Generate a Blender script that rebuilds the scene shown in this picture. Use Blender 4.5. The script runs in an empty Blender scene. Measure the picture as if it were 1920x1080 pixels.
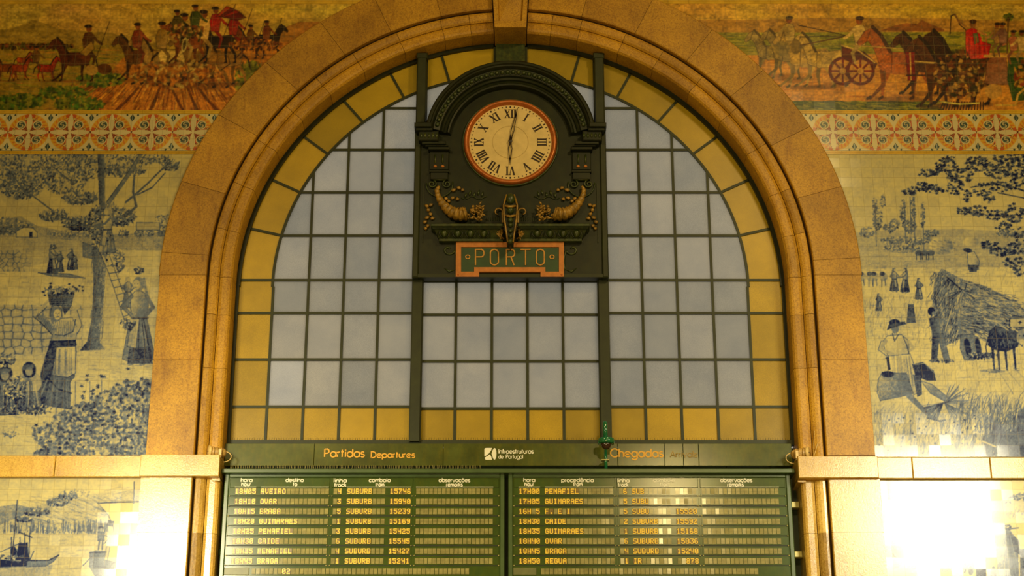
import bpy, bmesh, math, random
import numpy as np
from mathutils import Vector, Matrix

# ------------------------------------------------------------------ camera, world, lights, exposure
F = 3190.0                      # focal length in pixels of the 1920 px frame
TH = math.radians(20.8)         # the camera looks up at the wall
CT, ST = math.cos(TH), math.sin(TH)
D0 = 20.4                       # distance to the wall plane (Y = 0)
CX = 957.0
EYE = 1.6

sc = bpy.context.scene
C = sc.collection
cam_data = bpy.data.cameras.new('camera')
cam = bpy.data.objects.new('camera', cam_data)
C.objects.link(cam)
cam.location = (0.0, -D0, EYE)
cam.rotation_euler = (math.radians(90) + TH, 0, 0)
cam_data.sensor_width = 36.0
cam_data.lens = F / 1920.0 * 36.0
cam_data.shift_x = 3.0 / 1920.0
cam_data.clip_end = 200
sc.camera = cam

sc.view_settings.view_transform = 'Standard'
sc.view_settings.look = 'None'
sc.view_settings.gamma = 1.0
sc.view_settings.use_curve_mapping = False
sc.view_settings.exposure = 0.0

world = bpy.data.worlds.new('dusk_sky')
sc.world = world
world.use_nodes = True
wn = world.node_tree.nodes
wn['Background'].inputs['Color'].default_value = (0.68, 0.65, 0.56, 1)
wn['Background'].inputs['Strength'].default_value = 0.70


def lamp(name, loc, target, sx, sy, power, col, spread=180):
    l = bpy.data.lights.new(name, 'AREA')
    l.shape = 'RECTANGLE'
    l.size = sx
    l.size_y = sy
    l.energy = power
    l.color = col
    l.spread = math.radians(spread)
    o = bpy.data.objects.new(name, l)
    C.objects.link(o)
    o.location = loc
    o.rotation_euler = (Vector(target) - Vector(loc)).to_track_quat('-Z', 'Y').to_euler()
    return o


# the hall's floodlights and hanging lamps (all of them outside the picture)
lamp('floodlight_west', (-5.72, -8.0, 7.1), (-4.3, 0, 4.9), 1.1, 1.8, 190, (1.0, 0.88, 0.55), 75)
lamp('floodlight_east', (7.20, -8.0, 8.25), (5.6, 0, 5.6), 1.9, 2.0, 150, (1.0, 0.90, 0.60), 75)
lamp('hanging_lamp', (3.35, -14.0, 10.2), (1.0, 0, 7.0), 0.5, 0.35, 160, (1.0, 0.74, 0.30))
lamp('hall_lamps', (5.0, -9.0, 14.5), (0.0, 0, 6.5), 1.0, 1.0, 350, (1.0, 0.75, 0.30))
lamp('hall_lamps_west', (-4.8, -12.0, 13.0), (-1.0, 0, 5.5), 2.5, 1.5, 330, (1.0, 0.76, 0.32))
lamp('low_hall_lamps', (0.5, -10.0, 4.6), (0.0, 0, 5.6), 5.0, 0.8, 175, (1.0, 0.78, 0.30))


# ------------------------------------------------------------------ helpers
def P(px, py, Y=0.0):
    """world X, Z of the point of the vertical plane at depth Y seen at a pixel of the 1920x1080 photograph"""
    v = (540 - py) / F
    D = D0 + Y
    k = CT - v * ST
    return ((px - CX) / F * D / k, EYE + D * (ST + v * CT) / k)


def ZY(py, Y=0.0):
    return P(CX, py, Y)[1]


def XY(px, py, Y=0.0):
    return P(px, py, Y)[0]


def tag(o, label=None, cat=None, group=None, kind=None):
    if label: o['label'] = label
    if cat: o['category'] = cat
    if group: o['group'] = group
    if kind: o['kind'] = kind
    return o


def empty(name, loc=(0, 0, 0)):
    o = bpy.data.objects.new(name, None)
    o.empty_display_size = 0.1
    C.objects.link(o)
    o.location = loc
    return o


class MB:
    """collects simple shapes and links them as one mesh object"""
    def __init__(self):
        self.v, self.f, self.tone = [], [], []
        self.t = 0.5
        self.smooth = []
        self.sm = False

    def add(self, vs, fs):
        b = len(self.v)
        self.v += [tuple(p) for p in vs]
        for f in fs:
            self.f.append(tuple(b + i for i in f))
            self.tone.append(self.t)
            self.smooth.append(self.sm)

    def box(self, x0, x1, y0, y1, z0, z1):
        v = [(x, y, z) for x in (x0, x1) for y in (y0, y1) for z in (z0, z1)]
        self.add(v, [(0, 1, 3, 2), (4, 6, 7, 5), (0, 4, 5, 1), (2, 3, 7, 6), (0, 2, 6, 4), (1, 5, 7, 3)])

    def bbox(self, x0, x1, y0, y1, z0, z1, b=0.01):
        """box whose front (-Y) edges are bevelled"""
        v = [(x0, y1, z0), (x1, y1, z0), (x1, y1, z1), (x0, y1, z1),
             (x0, y0 + b, z0), (x1, y0 + b, z0), (x1, y0 + b, z1), (x0, y0 + b, z1),
             (x0 + b, y0, z0 + b), (x1 - b, y0, z0 + b), (x1 - b, y0, z1 - b), (x0 + b, y0, z1 - b)]
        f = [(3, 2, 1, 0), (8, 9, 10, 11)]
        for i in range(4):
            j = (i + 1) % 4
            f.append((i, j, 4 + j, 4 + i))
            f.append((4 + i, 4 + j, 8 + j, 8 + i))
        self.add(v, f)

    def prism(self, poly, y0, y1, side=True):
        """polygon in (x,z) extruded from y0 (front) to y1"""
        n = len(poly)
        a = sum(poly[i][0] * poly[(i + 1) % n][1] - poly[(i + 1) % n][0] * poly[i][1] for i in range(n))
        if a < 0: poly = poly[::-1]
        v = [(x, y0, z) for x, z in poly] + [(x, y1, z) for x, z in poly]
        f = [tuple(range(n)), tuple(range(2 * n - 1, n - 1, -1))]
        if side:
            for i in range(n):
                j = (i + 1) % n
                f.append((j, i, n + i, n + j))
        self.add(v, f)

    def tube(self, pts, rad, n=8, cap=True, flat=1.0):
        pts = [Vector(p) for p in pts]
        if not hasattr(rad, '__len__'): rad = [rad] * len(pts)
        rings = []
        up = Vector((0.02, 1, 0.03))
        for i, p in enumerate(pts):
            d = (pts[min(i + 1, len(pts) - 1)] - pts[max(i - 1, 0)])
            if d.length < 1e-9: d = Vector((0, 0, 1))
            d.normalize()
            a = d.cross(up)
            if a.length < 1e-3: a = d.cross(Vector((1, 0, 0)))
            a.normalize()
            b = d.cross(a)
            rings.append([p + rad[i] * (math.cos(2 * math.pi * k / n) * a + flat * math.sin(2 * math.pi * k / n) * b) for k in range(n)])
        v = [q for r in rings for q in r]
        f = []
        for i in range(len(pts) - 1):
            for k in range(n):
                k2 = (k + 1) % n
                f.append((i * n + k, i * n + k2, (i + 1) * n + k2, (i + 1) * n + k))
        if cap:
            f.append(tuple(range(n))[::-1])
            f.append(tuple((len(pts) - 1) * n + k for k in range(n)))
        s, self.sm = self.sm, True
        self.add(v, f)
        self.sm = s

    def ell(self, c, r, n=12, m=8):
        """ellipsoid"""
        v, f = [], []
        for i in range(m + 1):
            th = math.pi * i / m
            for k in range(n):
                ph = 2 * math.pi * k / n
                v.append((c[0] + r[0] * math.sin(th) * math.cos(ph), c[1] + r[1] * math.sin(th) * math.sin(ph), c[2] + r[2] * math.cos(th)))
        for i in range(m):
            for k in range(n):
                k2 = (k + 1) % n
                f.append((i * n + k, (i + 1) * n + k, (i + 1) * n + k2, i * n + k2))
        s, self.sm = self.sm, True
        self.add(v, f)
        self.sm = s

    def arc(self, prof, cz, a0, a1, n=48, cx=0.0, cap=True, smooth=False):
        """profile [(r, y)] swept round the centre (cx, cz) from angle a0 to a1 (degrees, 0 = +x, 90 = up)"""
        m = len(prof)
        v, f = [], []
        for i in range(n + 1):
            a = math.radians(a0 + (a1 - a0) * i / n)
            for r, y in prof:
                v.append((cx + r * math.cos(a), y, cz + r * math.sin(a)))
        full = abs(abs(a1 - a0) - 360) < 1e-6
        for i in range(n):
            for k in range(m - 1):
                f.append((i * m + k, i * m + k + 1, (i + 1) * m + k + 1, (i + 1) * m + k))
        if cap and not full:
            f.append(tuple(range(m)))
            f.append(tuple(n * m + k for k in range(m))[::-1])
        s, self.sm = self.sm, smooth
        self.add(v, f)
        self.sm = s

    def straight(self, prof, z0, z1, sgn, cap=True):
        """profile [(x, y)] run upright on the side sgn"""
        m = len(prof)
        v = [(sgn * r, y, z) for z in (z0, z1) for r, y in prof]
        f = [(k, k + 1, m + k + 1, m + k) for k in range(m - 1)]
        if cap: f += [tuple(range(m)), tuple(m + k for k in range(m))]
        self.add(v, f)

    def ribbon(self, pl, w, y0, y1, closed=False):
        """stroke of width w along the polyline pl (x,z), from y0 (front) back to y1"""
        n = len(pl)
        if n < 2: return
        L, Rr = [], []
        for i in range(n):
            if closed:
                a, b = pl[i - 1], pl[(i + 1) % n]
                p = pl[i]
                d1 = (p[0] - a[0], p[1] - a[1]); d2 = (b[0] - p[0], b[1] - p[1])
            else:
                p = pl[i]
                d1 = (p[0] - pl[i - 1][0], p[1] - pl[i - 1][1]) if i > 0 else None
                d2 = (pl[i + 1][0] - p[0], pl[i + 1][1] - p[1]) if i < n - 1 else None
                if d1 is None: d1 = d2
                if d2 is None: d2 = d1
            l1 = math.hypot(*d1) or 1e-9; l2 = math.hypot(*d2) or 1e-9
            n1 = (-d1[1] / l1, d1[0] / l1); n2 = (-d2[1] / l2, d2[0] / l2)
            mx, mz = n1[0] + n2[0], n1[1] + n2[1]
            ml = math.hypot(mx, mz) or 1e-9
            mx, mz = mx / ml, mz / ml
            k = min(1.8, 1.0 / max(0.3, mx * n1[0] + mz * n1[1])) * w / 2
            L.append((p[0] + mx * k, p[1] + mz * k)); Rr.append((p[0] - mx * k, p[1] - mz * k))
        v = []
        for i in range(n):
            v += [(L[i][0], y0, L[i][1]), (Rr[i][0], y0, Rr[i][1]), (L[i][0], y1, L[i][1]), (Rr[i][0], y1, Rr[i][1])]
        f = []
        for i in range(n if closed else n - 1):
            a, b = 4 * i, 4 * ((i + 1) % n)
            f += [(a, a + 1, b + 1, b), (a + 2, b + 2, b + 3, a + 3), (a, b, b + 2, a + 2), (a + 1, a + 3, b + 3, b + 1)]
        if not closed:
            e = 4 * (n - 1)
            f += [(0, 2, 3, 1), (e, e + 1, e + 3, e + 2)]
        self.add(v, f)

    def build(self, name, mat, parent=None, fix=True):
        me = bpy.data.meshes.new(name)
        o_ = parent.matrix_world.translation if False else None
        me.from_pydata(self.v, [], self.f)
        me.materials.append(mat)
        at = me.attributes.new('tone', 'FLOAT', 'FACE')
        at.data.foreach_set('value', self.tone)
        me.polygons.foreach_set('use_smooth', self.smooth)
        if fix:
            bm = bmesh.new()
            bm.from_mesh(me)
            bmesh.ops.recalc_face_normals(bm, faces=bm.faces)
            bm.to_mesh(me)
            bm.free()
        me.update()
        o = bpy.data.objects.new(name, me)
        C.objects.link(o)
        if parent:
            o.parent = parent
            # children are modelled in world coordinates: undo the parent's own place
            o.matrix_parent_inverse = Matrix.Translation(-Vector(world_loc(parent)))
        return o


def world_loc(o):
    p = Vector(o.location)
    if o.parent: p = p + Vector(world_loc(o.parent)) + o.matrix_parent_inverse.translation
    return p


# ------------------------------------------------------------------ materials
class NT:
    def __init__(self, name):
        self.m = bpy.data.materials.new(name)
        self.m.use_nodes = True
        self.t = self.m.node_tree
        self.n = self.t.nodes
        self.b = self.n['Principled BSDF']

    def new(self, k, **kw):
        nd = self.n.new(k)
        for a, b in kw.items(): setattr(nd, a, b)
        return nd

    def link(self, a, b): self.t.links.new(a, b)

    def noise(self, scale, detail=4, rough=0.6, vec=None, stretch=None):
        tc = self.new('ShaderNodeNewGeometry')
        src = tc.outputs['Position']
        if stretch:
            mp = self.new('ShaderNodeMapping')
            mp.inputs['Scale'].default_value = stretch
            self.link(src, mp.inputs['Vector'])
            src = mp.outputs['Vector']
        nz = self.new('ShaderNodeTexNoise')
        nz.inputs['Scale'].default_value = scale
        nz.inputs['Detail'].default_value = detail
        nz.inputs['Roughness'].default_value = rough
        self.link(src, nz.inputs['Vector'])
        return nz.outputs['Fac']

    def ramp(self, fac, stops):
        r = self.new('ShaderNodeValToRGB')
        e = r.color_ramp.elements
        while len(e) < len(stops): e.new(0.5)
        for i, (p, c) in enumerate(stops):
            e[i].position = p
            e[i].color = (*c, 1)
        self.link(fac, r.inputs['Fac'])
        return r.outputs['Color']

    def mul(self, a, b, fac=1.0, mode='MULTIPLY'):
        m = self.new('ShaderNodeMix')
        m.data_type = 'RGBA'
        m.blend_type = mode
        m.inputs[0].default_value = fac
        for s, i in ((a, 6), (b, 7)):
            if isinstance(s, tuple): m.inputs[i].default_value = (*s, 1)
            else: self.link(s, m.inputs[i])
        return m.outputs[2]

    def attr(self, name):
        a = self.new('ShaderNodeAttribute')
        a.attribute_name = name
        return a

    def math(self, op, a, b=None, c=None):
        m = self.new('ShaderNodeMath', operation=op)
        for i, s in enumerate((a, b, c)):
            if s is None: continue
            if isinstance(s, (int, float)): m.inputs[i].default_value = s
            else: self.link(s, m.inputs[i])
        return m.outputs[0]

    def base(self, col, rough=0.5, spec=0.5, metal=0.0):
        if isinstance(col, tuple): self.b.inputs['Base Color'].default_value = (*col, 1)
        else: self.link(col, self.b.inputs['Base Color'])
        if isinstance(rough, (int, float)): self.b.inputs['Roughness'].default_value = rough
        else: self.link(rough, self.b.inputs['Roughness'])
        self.b.inputs['Specular IOR Level'].default_value = spec
        self.b.inputs['Metallic'].default_value = metal

    def bump(self, h, strength=0.2, dist=0.01):
        bp = self.new('ShaderNodeBump')
        bp.inputs['Strength'].default_value = strength
        bp.inputs['Distance'].default_value = dist
        self.link(h, bp.inputs['Height'])
        self.link(bp.outputs['Normal'], self.b.inputs['Normal'])


def m_stone(name, dark, light, rough=0.5, spec=0.5):
    n = NT(name)
    sp = n.noise(55, 3, 0.75)
    col = n.ramp(sp, [(0.28, tuple(x * 0.72 for x in dark)), (0.5, tuple((a + b) / 2 for a, b in zip(dark, light))), (0.72, light)])
    big = n.noise(1.7, 5, 0.6)
    col = n.mul(col, n.ramp(big, [(0.3, (0.72, 0.68, 0.62)), (0.7, (1.12, 1.12, 1.12))]))
    st = n.noise(3.0, 4, 0.7, stretch=(3.0, 3.0, 0.7))
    col = n.mul(col, n.ramp(st, [(0.30, (0.70, 0.60, 0.50)), (0.48, (1, 1, 1))]), 0.7)
    tn = n.attr('tone')
    col = n.mul(col, n.ramp(tn.outputs['Fac'], [(0.0, (0.76, 0.72, 0.66)), (0.5, (1, 1, 1)), (1.0, (1.18, 1.16, 1.12))]))
    n.base(col, rough, spec)
    n.bump(sp, 0.35, 0.004)
    return n.m


def m_paint(name, col, rough=0.45, spec=0.5, var=0.25, sc_=6, metal=0.0, dirt=None):
    n = NT(name)
    z = n.noise(sc_, 6, 0.65)
    c = n.ramp(z, [(0.3, tuple(x * (1 - var) for x in col)), (0.7, tuple(x * (1 + var) for x in col))])
    if dirt:
        z2 = n.noise(14, 5, 0.7, stretch=(1, 1, 0.35))
        c = n.mul(c, n.ramp(z2, [(0.45, (1, 1, 1)), (0.72, dirt)]), 0.8)
    n.base(c, rough, spec, metal)
    return n.m


STONE = m_stone('granite_arch', (0.36, 0.165, 0.004), (0.64, 0.35, 0.018), 0.5)
STONE2 = m_stone('granite_pilaster', (0.52, 0.29, 0.03), (0.76, 0.50, 0.10), 0.24, 0.8)
MORTAR = m_paint('joint_mortar', (0.07, 0.035, 0.008), 0.9)
IRON = m_paint('dark_green_iron', (0.011, 0.015, 0.004), 0.42, 0.35, 0.4, 5, dirt=(1.6, 1.2, 0.4))
IRON_BAR = m_paint('window_iron', (0.021, 0.026, 0.004), 0.5, 0.4, 0.3, 4)
IRON_LIT = m_paint('worn_lit_green_iron', (0.028, 0.044, 0.008), 0.38, 0.5, 0.5, 18, dirt=(2.4, 1.6, 0.5))  # lit copy of the iron: light on raised parts put into its colour
RUSTGOLD = m_paint('worn_gilding', (0.36, 0.20, 0.03), 0.4, 0.6, 0.55, 22, dirt=(0.25, 0.25, 0.12))
ORANGE = m_paint('orange_paint', (0.56, 0.19, 0.03), 0.5, 0.5, 0.2, 14)
BEZEL = m_paint('copper_bezel', (0.50, 0.135, 0.02), 0.36, 0.8, 0.3, 9, 0.35)
GOLD = m_paint('gilded_letter', (0.60, 0.28, 0.045), 0.4, 0.5, 0.2, 20)
BOARDGREEN = m_paint('green_board_enamel', (0.048, 0.080, 0.012), 0.19, 0.6, 0.22, 3, dirt=(1.5, 1.15, 0.6))
BOARDEDGE = m_paint('green_board_edge', (0.055, 0.095, 0.024), 0.3, 0.6, 0.2, 5)
BOARDDARK = m_paint('dark_gap', (0.008, 0.010, 0.004), 0.6)
FASCIA = m_paint('green_fascia_enamel', (0.075, 0.088, 0.014), 0.2, 0.65, 0.35, 2.5, dirt=(1.5, 1.2, 0.7))
FLAP = m_paint('flap_blank', (0.30, 0.26, 0.095), 0.16, 0.7, 0.3, 10)
FLAPY = m_paint('flap_yellow', (0.95, 0.62, 0.05), 0.35, 0.6, 0.1, 10)
FLAPBROWN = m_paint('flap_brown', (0.20, 0.12, 0.02), 0.35, 0.6, 0.3, 10)
WHITE = m_paint('white_lettering', (0.85, 0.80, 0.62), 0.5, 0.4, 0.05)
YELLOWTXT = m_paint('yellow_lettering', (0.78, 0.40, 0.035), 0.45, 0.4, 0.1)
DULLTXT = m_paint('faded_lettering', (0.33, 0.22, 0.035), 0.5, 0.4, 0.2)
SPIKE = m_paint('steel_spike', (0.42, 0.36, 0.12), 0.35, 0.6, 0.2, 8, 0.3)
PIPE = m_paint('glossy_green_paint', (0.012, 0.135, 0.045), 0.15, 0.8, 0.1)
SMOKED = m_paint('smoked_dome', (0.05, 0.022, 0.012), 0.06, 0.9, 0.1)
TAN = m_paint('tan_enamel', (0.66, 0.45, 0.15), 0.4, 0.5, 0.2, 30)
BLACKTXT = m_paint('black_enamel', (0.022, 0.008, 0.004), 0.4, 0.5, 0.1)
PLASTER = m_paint('hall_plaster', (0.46, 0.38, 0.20), 0.9, 0.2, 0.1)
FLOORM = m_paint('hall_floor_stone', (0.30, 0.25, 0.16), 0.5, 0.4, 0.2)
DOORM = m_paint('door_paint', (0.03, 0.045, 0.015), 0.5)
CREAMSTRIP = m_paint('yellow_glazed_strip', (0.60, 0.36, 0.03), 0.2, 0.6, 0.25, 5)


def m_pane(name, col, trans, tr_col, patt=0):
    n = NT(name)
    z = n.noise(170, 3, 0.7)
    big = n.noise(2.2, 4, 0.6)
    tn = n.attr('tone').outputs['Fac']
    c1 = n.mul(n.ramp(z, [(0.3, tuple(x * 0.78 for x in tr_col)), (0.7, tuple(min(1, x * 1.18) for x in tr_col))]),
               n.ramp(tn, [(0, (0.84, 0.86, 0.88)), (1, (1.12, 1.10, 1.08))]))
    c1 = n.mul(c1, n.ramp(big, [(0.3, (0.88, 0.90, 0.93)), (0.7, (1.08, 1.06, 1.02))]))
    c2 = n.mul(n.ramp(z, [(0.3, tuple(x * 0.7 for x in col)), (0.7, tuple(min(1, x * 1.25) for x in col))]),
               n.ramp(tn, [(0, (0.78, 0.78, 0.78)), (1, (1.15, 1.12, 1.05))]))
    c2 = n.mul(c2, n.ramp(big, [(0.3, (0.82, 0.80, 0.78)), (0.7, (1.12, 1.1, 1.1))]))
    n.base(c2, 0.35, 0.5)
    tb = n.new('ShaderNodeBsdfTranslucent')
    n.link(c1, tb.inputs['Color'])
    mx = n.new('ShaderNodeMixShader')
    mx.inputs[0].default_value = trans
    n.link(n.b.outputs[0], mx.inputs[1])
    n.link(tb.outputs[0], mx.inputs[2])
    n.link(mx.outputs[0], n.n['Material Output'].inputs['Surface'])
    n.bump(z, 0.3, 0.003)
    return n.m


PANE = m_pane('frosted_glass', (0.34, 0.30, 0.20), 0.66, (0.66, 0.66, 0.62))
PANE_NEW = m_pane('newer_frosted_glass', (0.42, 0.38, 0.28), 0.72, (0.82, 0.84, 0.84))
AMBER = m_pane('amber_glass', (0.52, 0.33, 0.012), 0.25, (0.40, 0.27, 0.01))


def m_tiles(name, rough=0.16, tw=0.14):
    """painted glazed tiles: the painting comes from the colour attribute, the joints and the glaze from nodes"""
    n = NT(name)
    a = n.attr('paint')
    g = n.new('ShaderNodeNewGeometry')
    sp = n.new('ShaderNodeSeparateXYZ')
    n.link(g.outputs['Position'], sp.inputs[0])
    ux = n.math('DIVIDE', sp.outputs[0], tw)
    uz = n.math('DIVIDE', n.math('ADD', sp.outputs[2], 0.02), tw)
    fx = n.math('FRACT', ux); fz = n.math('FRACT', uz)
    dx = n.math('MINIMUM', fx, n.math('SUBTRACT', 1.0, fx))
    dz = n.math('MINIMUM', fz, n.math('SUBTRACT', 1.0, fz))
    d = n.math('MINIMUM', dx, dz)
    joint = n.math('LESS_THAN', d, 0.020)
    cmb = n.new('ShaderNodeCombineXYZ')
    n.link(n.math('FLOOR', ux), cmb.inputs[0]); n.link(n.math('FLOOR', uz), cmb.inputs[1])
    wn_ = n.new('ShaderNodeTexWhiteNoise', noise_dimensions='3D')
    n.link(cmb.outputs[0], wn_.inputs['Vector'])
    tone = n.ramp(wn_.outputs['Value'], [(0, (0.93, 0.93, 0.94)), (1, (1.05, 1.05, 1.03))])
    col = n.mul(a.outputs['Color'], tone)
    jm = n.new('ShaderNodeMix'); jm.data_type = 'RGBA'; jm.blend_type = 'MIX'
    n.link(n.math('MULTIPLY', joint, 0.42), jm.inputs[0])
    n.link(col, jm.inputs[6]); jm.inputs[7].default_value = (0.20, 0.155, 0.06, 1)
    n.base(jm.outputs[2], rough, 0.5)
    # every tile sits at a slightly different tilt
    vm = n.new('ShaderNodeVectorMath', operation='SUBTRACT')
    n.link(wn_.outputs['Color'], vm.inputs[0]); vm.inputs[1].default_value = (0.5, 0.5, 0.5)
    vs = n.new('ShaderNodeVectorMath', operation='SCALE')
    n.link(vm.outputs[0], vs.inputs[0]); vs.inputs['Scale'].default_value = 0.030
    va = n.new('ShaderNodeVectorMath', operation='ADD')
    n.link(g.outputs['Normal'], va.inputs[0]); n.link(vs.outputs[0], va.inputs[1])
    vn = n.new('ShaderNodeVectorMath', operation='NORMALIZE')
    n.link(va.outputs[0], vn.inputs[0])
    n.link(vn.outputs[0], n.b.inputs['Normal'])
    return n.m


TILES = m_tiles('painted_tiles')
TILES_MATT = m_tiles('painted_colour_tiles', 0.3)

# ------------------------------------------------------------------ the setting
ZC = ZY(538, 0.37)               # centre of the arch
RI = 3.575                       # inner radius of the stone arch
RO = 4.51                        # its outer radius
Z_LEDGE0, Z_LEDGE1 = ZY(897), ZY(857)
rnd = random.Random(7)

HX, HY0, HZ = 11.0, -27.0, 17.0
m = MB(); m.box(-HX - .3, HX + .3, HY0 - .3, 0.6, -0.3, 0); tag(m.build('floor', FLOORM), kind='structure')
m = MB(); m.box(-HX - .3, HX + .3, HY0 - .3, 0.6, HZ, HZ + .3); tag(m.build('ceiling', PLASTER), kind='structure')
m = MB(); m.box(-HX - .3, -HX, HY0, 0.6, 0, HZ); tag(m.build('wall_left', PLASTER), kind='structure')
m = MB(); m.box(HX, HX + .3, HY0, 0.6, 0, HZ); tag(m.build('wall_right', PLASTER), kind='structure')
m = MB(); m.box(-HX, HX, HY0 - .3, HY0, 0, HZ); tag(m.build('wall_front', PLASTER), kind='structure')

# wall with the arched opening
m = MB()
na = 48
RW = 3.93
for s in (-1, 1):
    m.box(min(s * RW, s * HX), max(s * RW, s * HX), 0.0, 0.46, 0.0, ZC)
for y, flip in ((0.0, 1), (0.46, -1)):
    ring = [(RW * math.cos(math.pi * i / na), ZC + RW * math.sin(math.pi * i / na)) for i in range(na + 1)]
    out = []
    for x, z in ring:
        dx, dz = x, z - ZC
        k = min(HX / abs(dx) if abs(dx) > 1e-6 else 1e9, (HZ - ZC) / dz if dz > 1e-6 else 1e9)
        out.append((dx * k, ZC + dz * k))
    v = [(x, y, z) for x, z in ring] + [(x, y, z) for x, z in out]
    m.add(v, [(i, i + 1, na + 2 + i, na + 1 + i) for i in range(na)])
    for s in (-1, 1):     # the corners above
        q = [p for p in out if p[0] * s > 0]
        e = max((p for p in q if abs(p[1] - HZ) < 1e-6), key=lambda p: abs(p[0]), default=None)
        w = max((p for p in q if abs(abs(p[0]) - HX) < 1e-6), key=lambda p: p[1], default=None)
        if e and w: m.add([(e[0], y, e[1]), (s * HX, y, HZ), (w[0], y, w[1])], [(0, 1, 2)])
m.arc([(RW, 0.0), (RW, 0.46)], ZC, 0, 180, na, cap=False)
tag(m.build('wall_back', PLASTER), kind='structure')

# stone surround: profile of one side, outside to inside (radius, depth)
PROF_BAND = [(RO, 0.02), (RO, -0.055), (RO - 0.012, -0.065), (3.912, -0.065), (3.900, -0.055), (3.900, 0.03)]
PROF_ROLL = [(3.872, 0.04), (3.872, -0.012), (3.862, -0.026), (3.835, -0.030), (3.80, -0.026), (3.765, -0.010), (3.742, 0.012), (3.742, 0.04)]
PROF_IN = [(3.738, 0.05), (3.735, 0.022), (3.70, 0.010), (3.63, 0.010), (3.60, 0.020), (3.578, 0.045), (3.575, 0.06), (3.575, 0.46), (3.70, 0.46)]


def cut(a0, a1, joints):
    js = [a0] + [j for j in joints if a0 < j < a1] + [a1]
    return list(zip(js[:-1], js[1:]))


def block_arc(mb, prof, a0, a1, joints, gap=0.0028):
    for b0, b1 in cut(a0, a1, joints):
        g = math.degrees(gap / prof[0][0])
        mb.t = 0.5 + rnd.uniform(-0.38, 0.38)
        mb.arc(prof, ZC, b0 + g, b1 - g, max(2, int(abs(b1 - b0) / 2.2)))


def block_up(mb, prof, z0, z1, s, joints, gap=0.0028):
    for b0, b1 in cut(z0, z1, joints):
        mb.t = 0.5 + rnd.uniform(-0.38, 0.38)
        mb.straight(prof, b0 + gap, b1 - gap, s)


# keystone stands between 86.5 and 93.5 degrees
KA = 3.6
band_l = [104.0, 114.6, 125.0, 137.0, 149.5, 163.0, 176.0]
band_r = [75.6, 64.3, 52.5, 41.0, 28.0, 16.0, 3.0]
in_l = [98.5, 104.4, 113.6, 123.5, 132.5, 141.0, 150.0, 160.0, 170.0]
in_r = [81.3, 75.3, 66.0, 57.6, 48.0, 38.5, 29.0, 18.5, 9.0]
mb = MB()
block_arc(mb, PROF_BAND, 0, 90 - KA, sorted(band_r)); block_arc(mb, PROF_BAND, 90 + KA, 180, band_l)
for s in (-1, 1): block_up(mb, [(4.495 if r > 4.4 else r, y) for r, y in PROF_BAND], Z_LEDGE1, ZC, s, [ZY(678)])
tag(mb.build('trim_1', STONE), 'broad plain band of yellow stone blocks round the arch', kind='structure')
mb = MB()
for pr in (PROF_ROLL, PROF_IN):
    block_arc(mb, pr, 0, 90 - KA, sorted(in_r)); block_arc(mb, pr, 90 + KA, 180, in_l)
    for s in (-1, 1): block_up(mb, pr, Z_LEDGE1, ZC, s, [ZY(690), ZY(590)])
tag(mb.build('trim_2', STONE), 'stepped stone mouldings on the inner edge of the arch', kind='structure')
mb = MB()
mp = [(RO - 0.01, 0.02), (RO - 0.01, -0.050), (3.912, -0.050), (3.895, 0.028), (3.865, 0.028), (3.855, 0.0), (3.76, 0.02), (3.735, 0.035), (3.64, 0.030), (3.583, 0.07), (3.583, 0.45)]
mb.arc(mp, ZC, 0, 180, 72, cap=False)
for s in (-1, 1): mb.straight(mp, 3.0, ZC, s, cap=False)
tag(mb.build('trim_3', MORTAR), 'dark joints between the arch stones', kind='structure')

# keystone
mb = MB(); mb.t = 0.45
zb = ZY(89, 0.37)
yk = -0.19
wb, wt = 0.212, 0.262
zt = ZC + RO + 0.02
v = []
for y in (yk, 0.44):
    v += [(-wb, y, zb), (wb, y, zb), (wt, y, zt), (-wt, y, zt)]
mb.add(v, [(4, 5, 1, 0), (5, 6, 2, 1), (6, 7, 3, 2), (7, 4, 0, 3), (7, 6, 5, 4)])
# recessed panel with a low pyramid on the front
z0p, z1p = zb + 0.10, zt - 0.10
wi0, wi1 = wb - 0.055, wt - 0.06
v = [(-wb, yk, zb), (wb, yk, zb), (wt, yk, zt), (-wt, yk, zt), (-wi0, yk, z0p), (wi0, yk, z0p), (wi1, yk, z1p), (-wi1, yk, z1p)]
v += [(-wi0 + .01, yk + .05, z0p + .012), (wi0 - .01, yk + .05, z0p + .012), (wi1 - .01, yk + .05, z1p - .01), (-wi1 + .01, yk + .05, z1p - .01), (0, yk + .01, (z0p + z1p) / 2)]
mb.add(v, [(0, 1, 5, 4), (1, 2, 6, 5), (2, 3, 7, 6), (3, 0, 4, 7), (4, 5, 9, 8), (5, 6, 10, 9), (6, 7, 11, 10), (7, 4, 8, 11),
           (8, 9, 12), (9, 10, 12), (10, 11, 12), (11, 8, 12)])
tag(mb.build('trim_4', STONE, fix=False), 'keystone with a sunk panel at the top of the arch', kind='structure')

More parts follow.
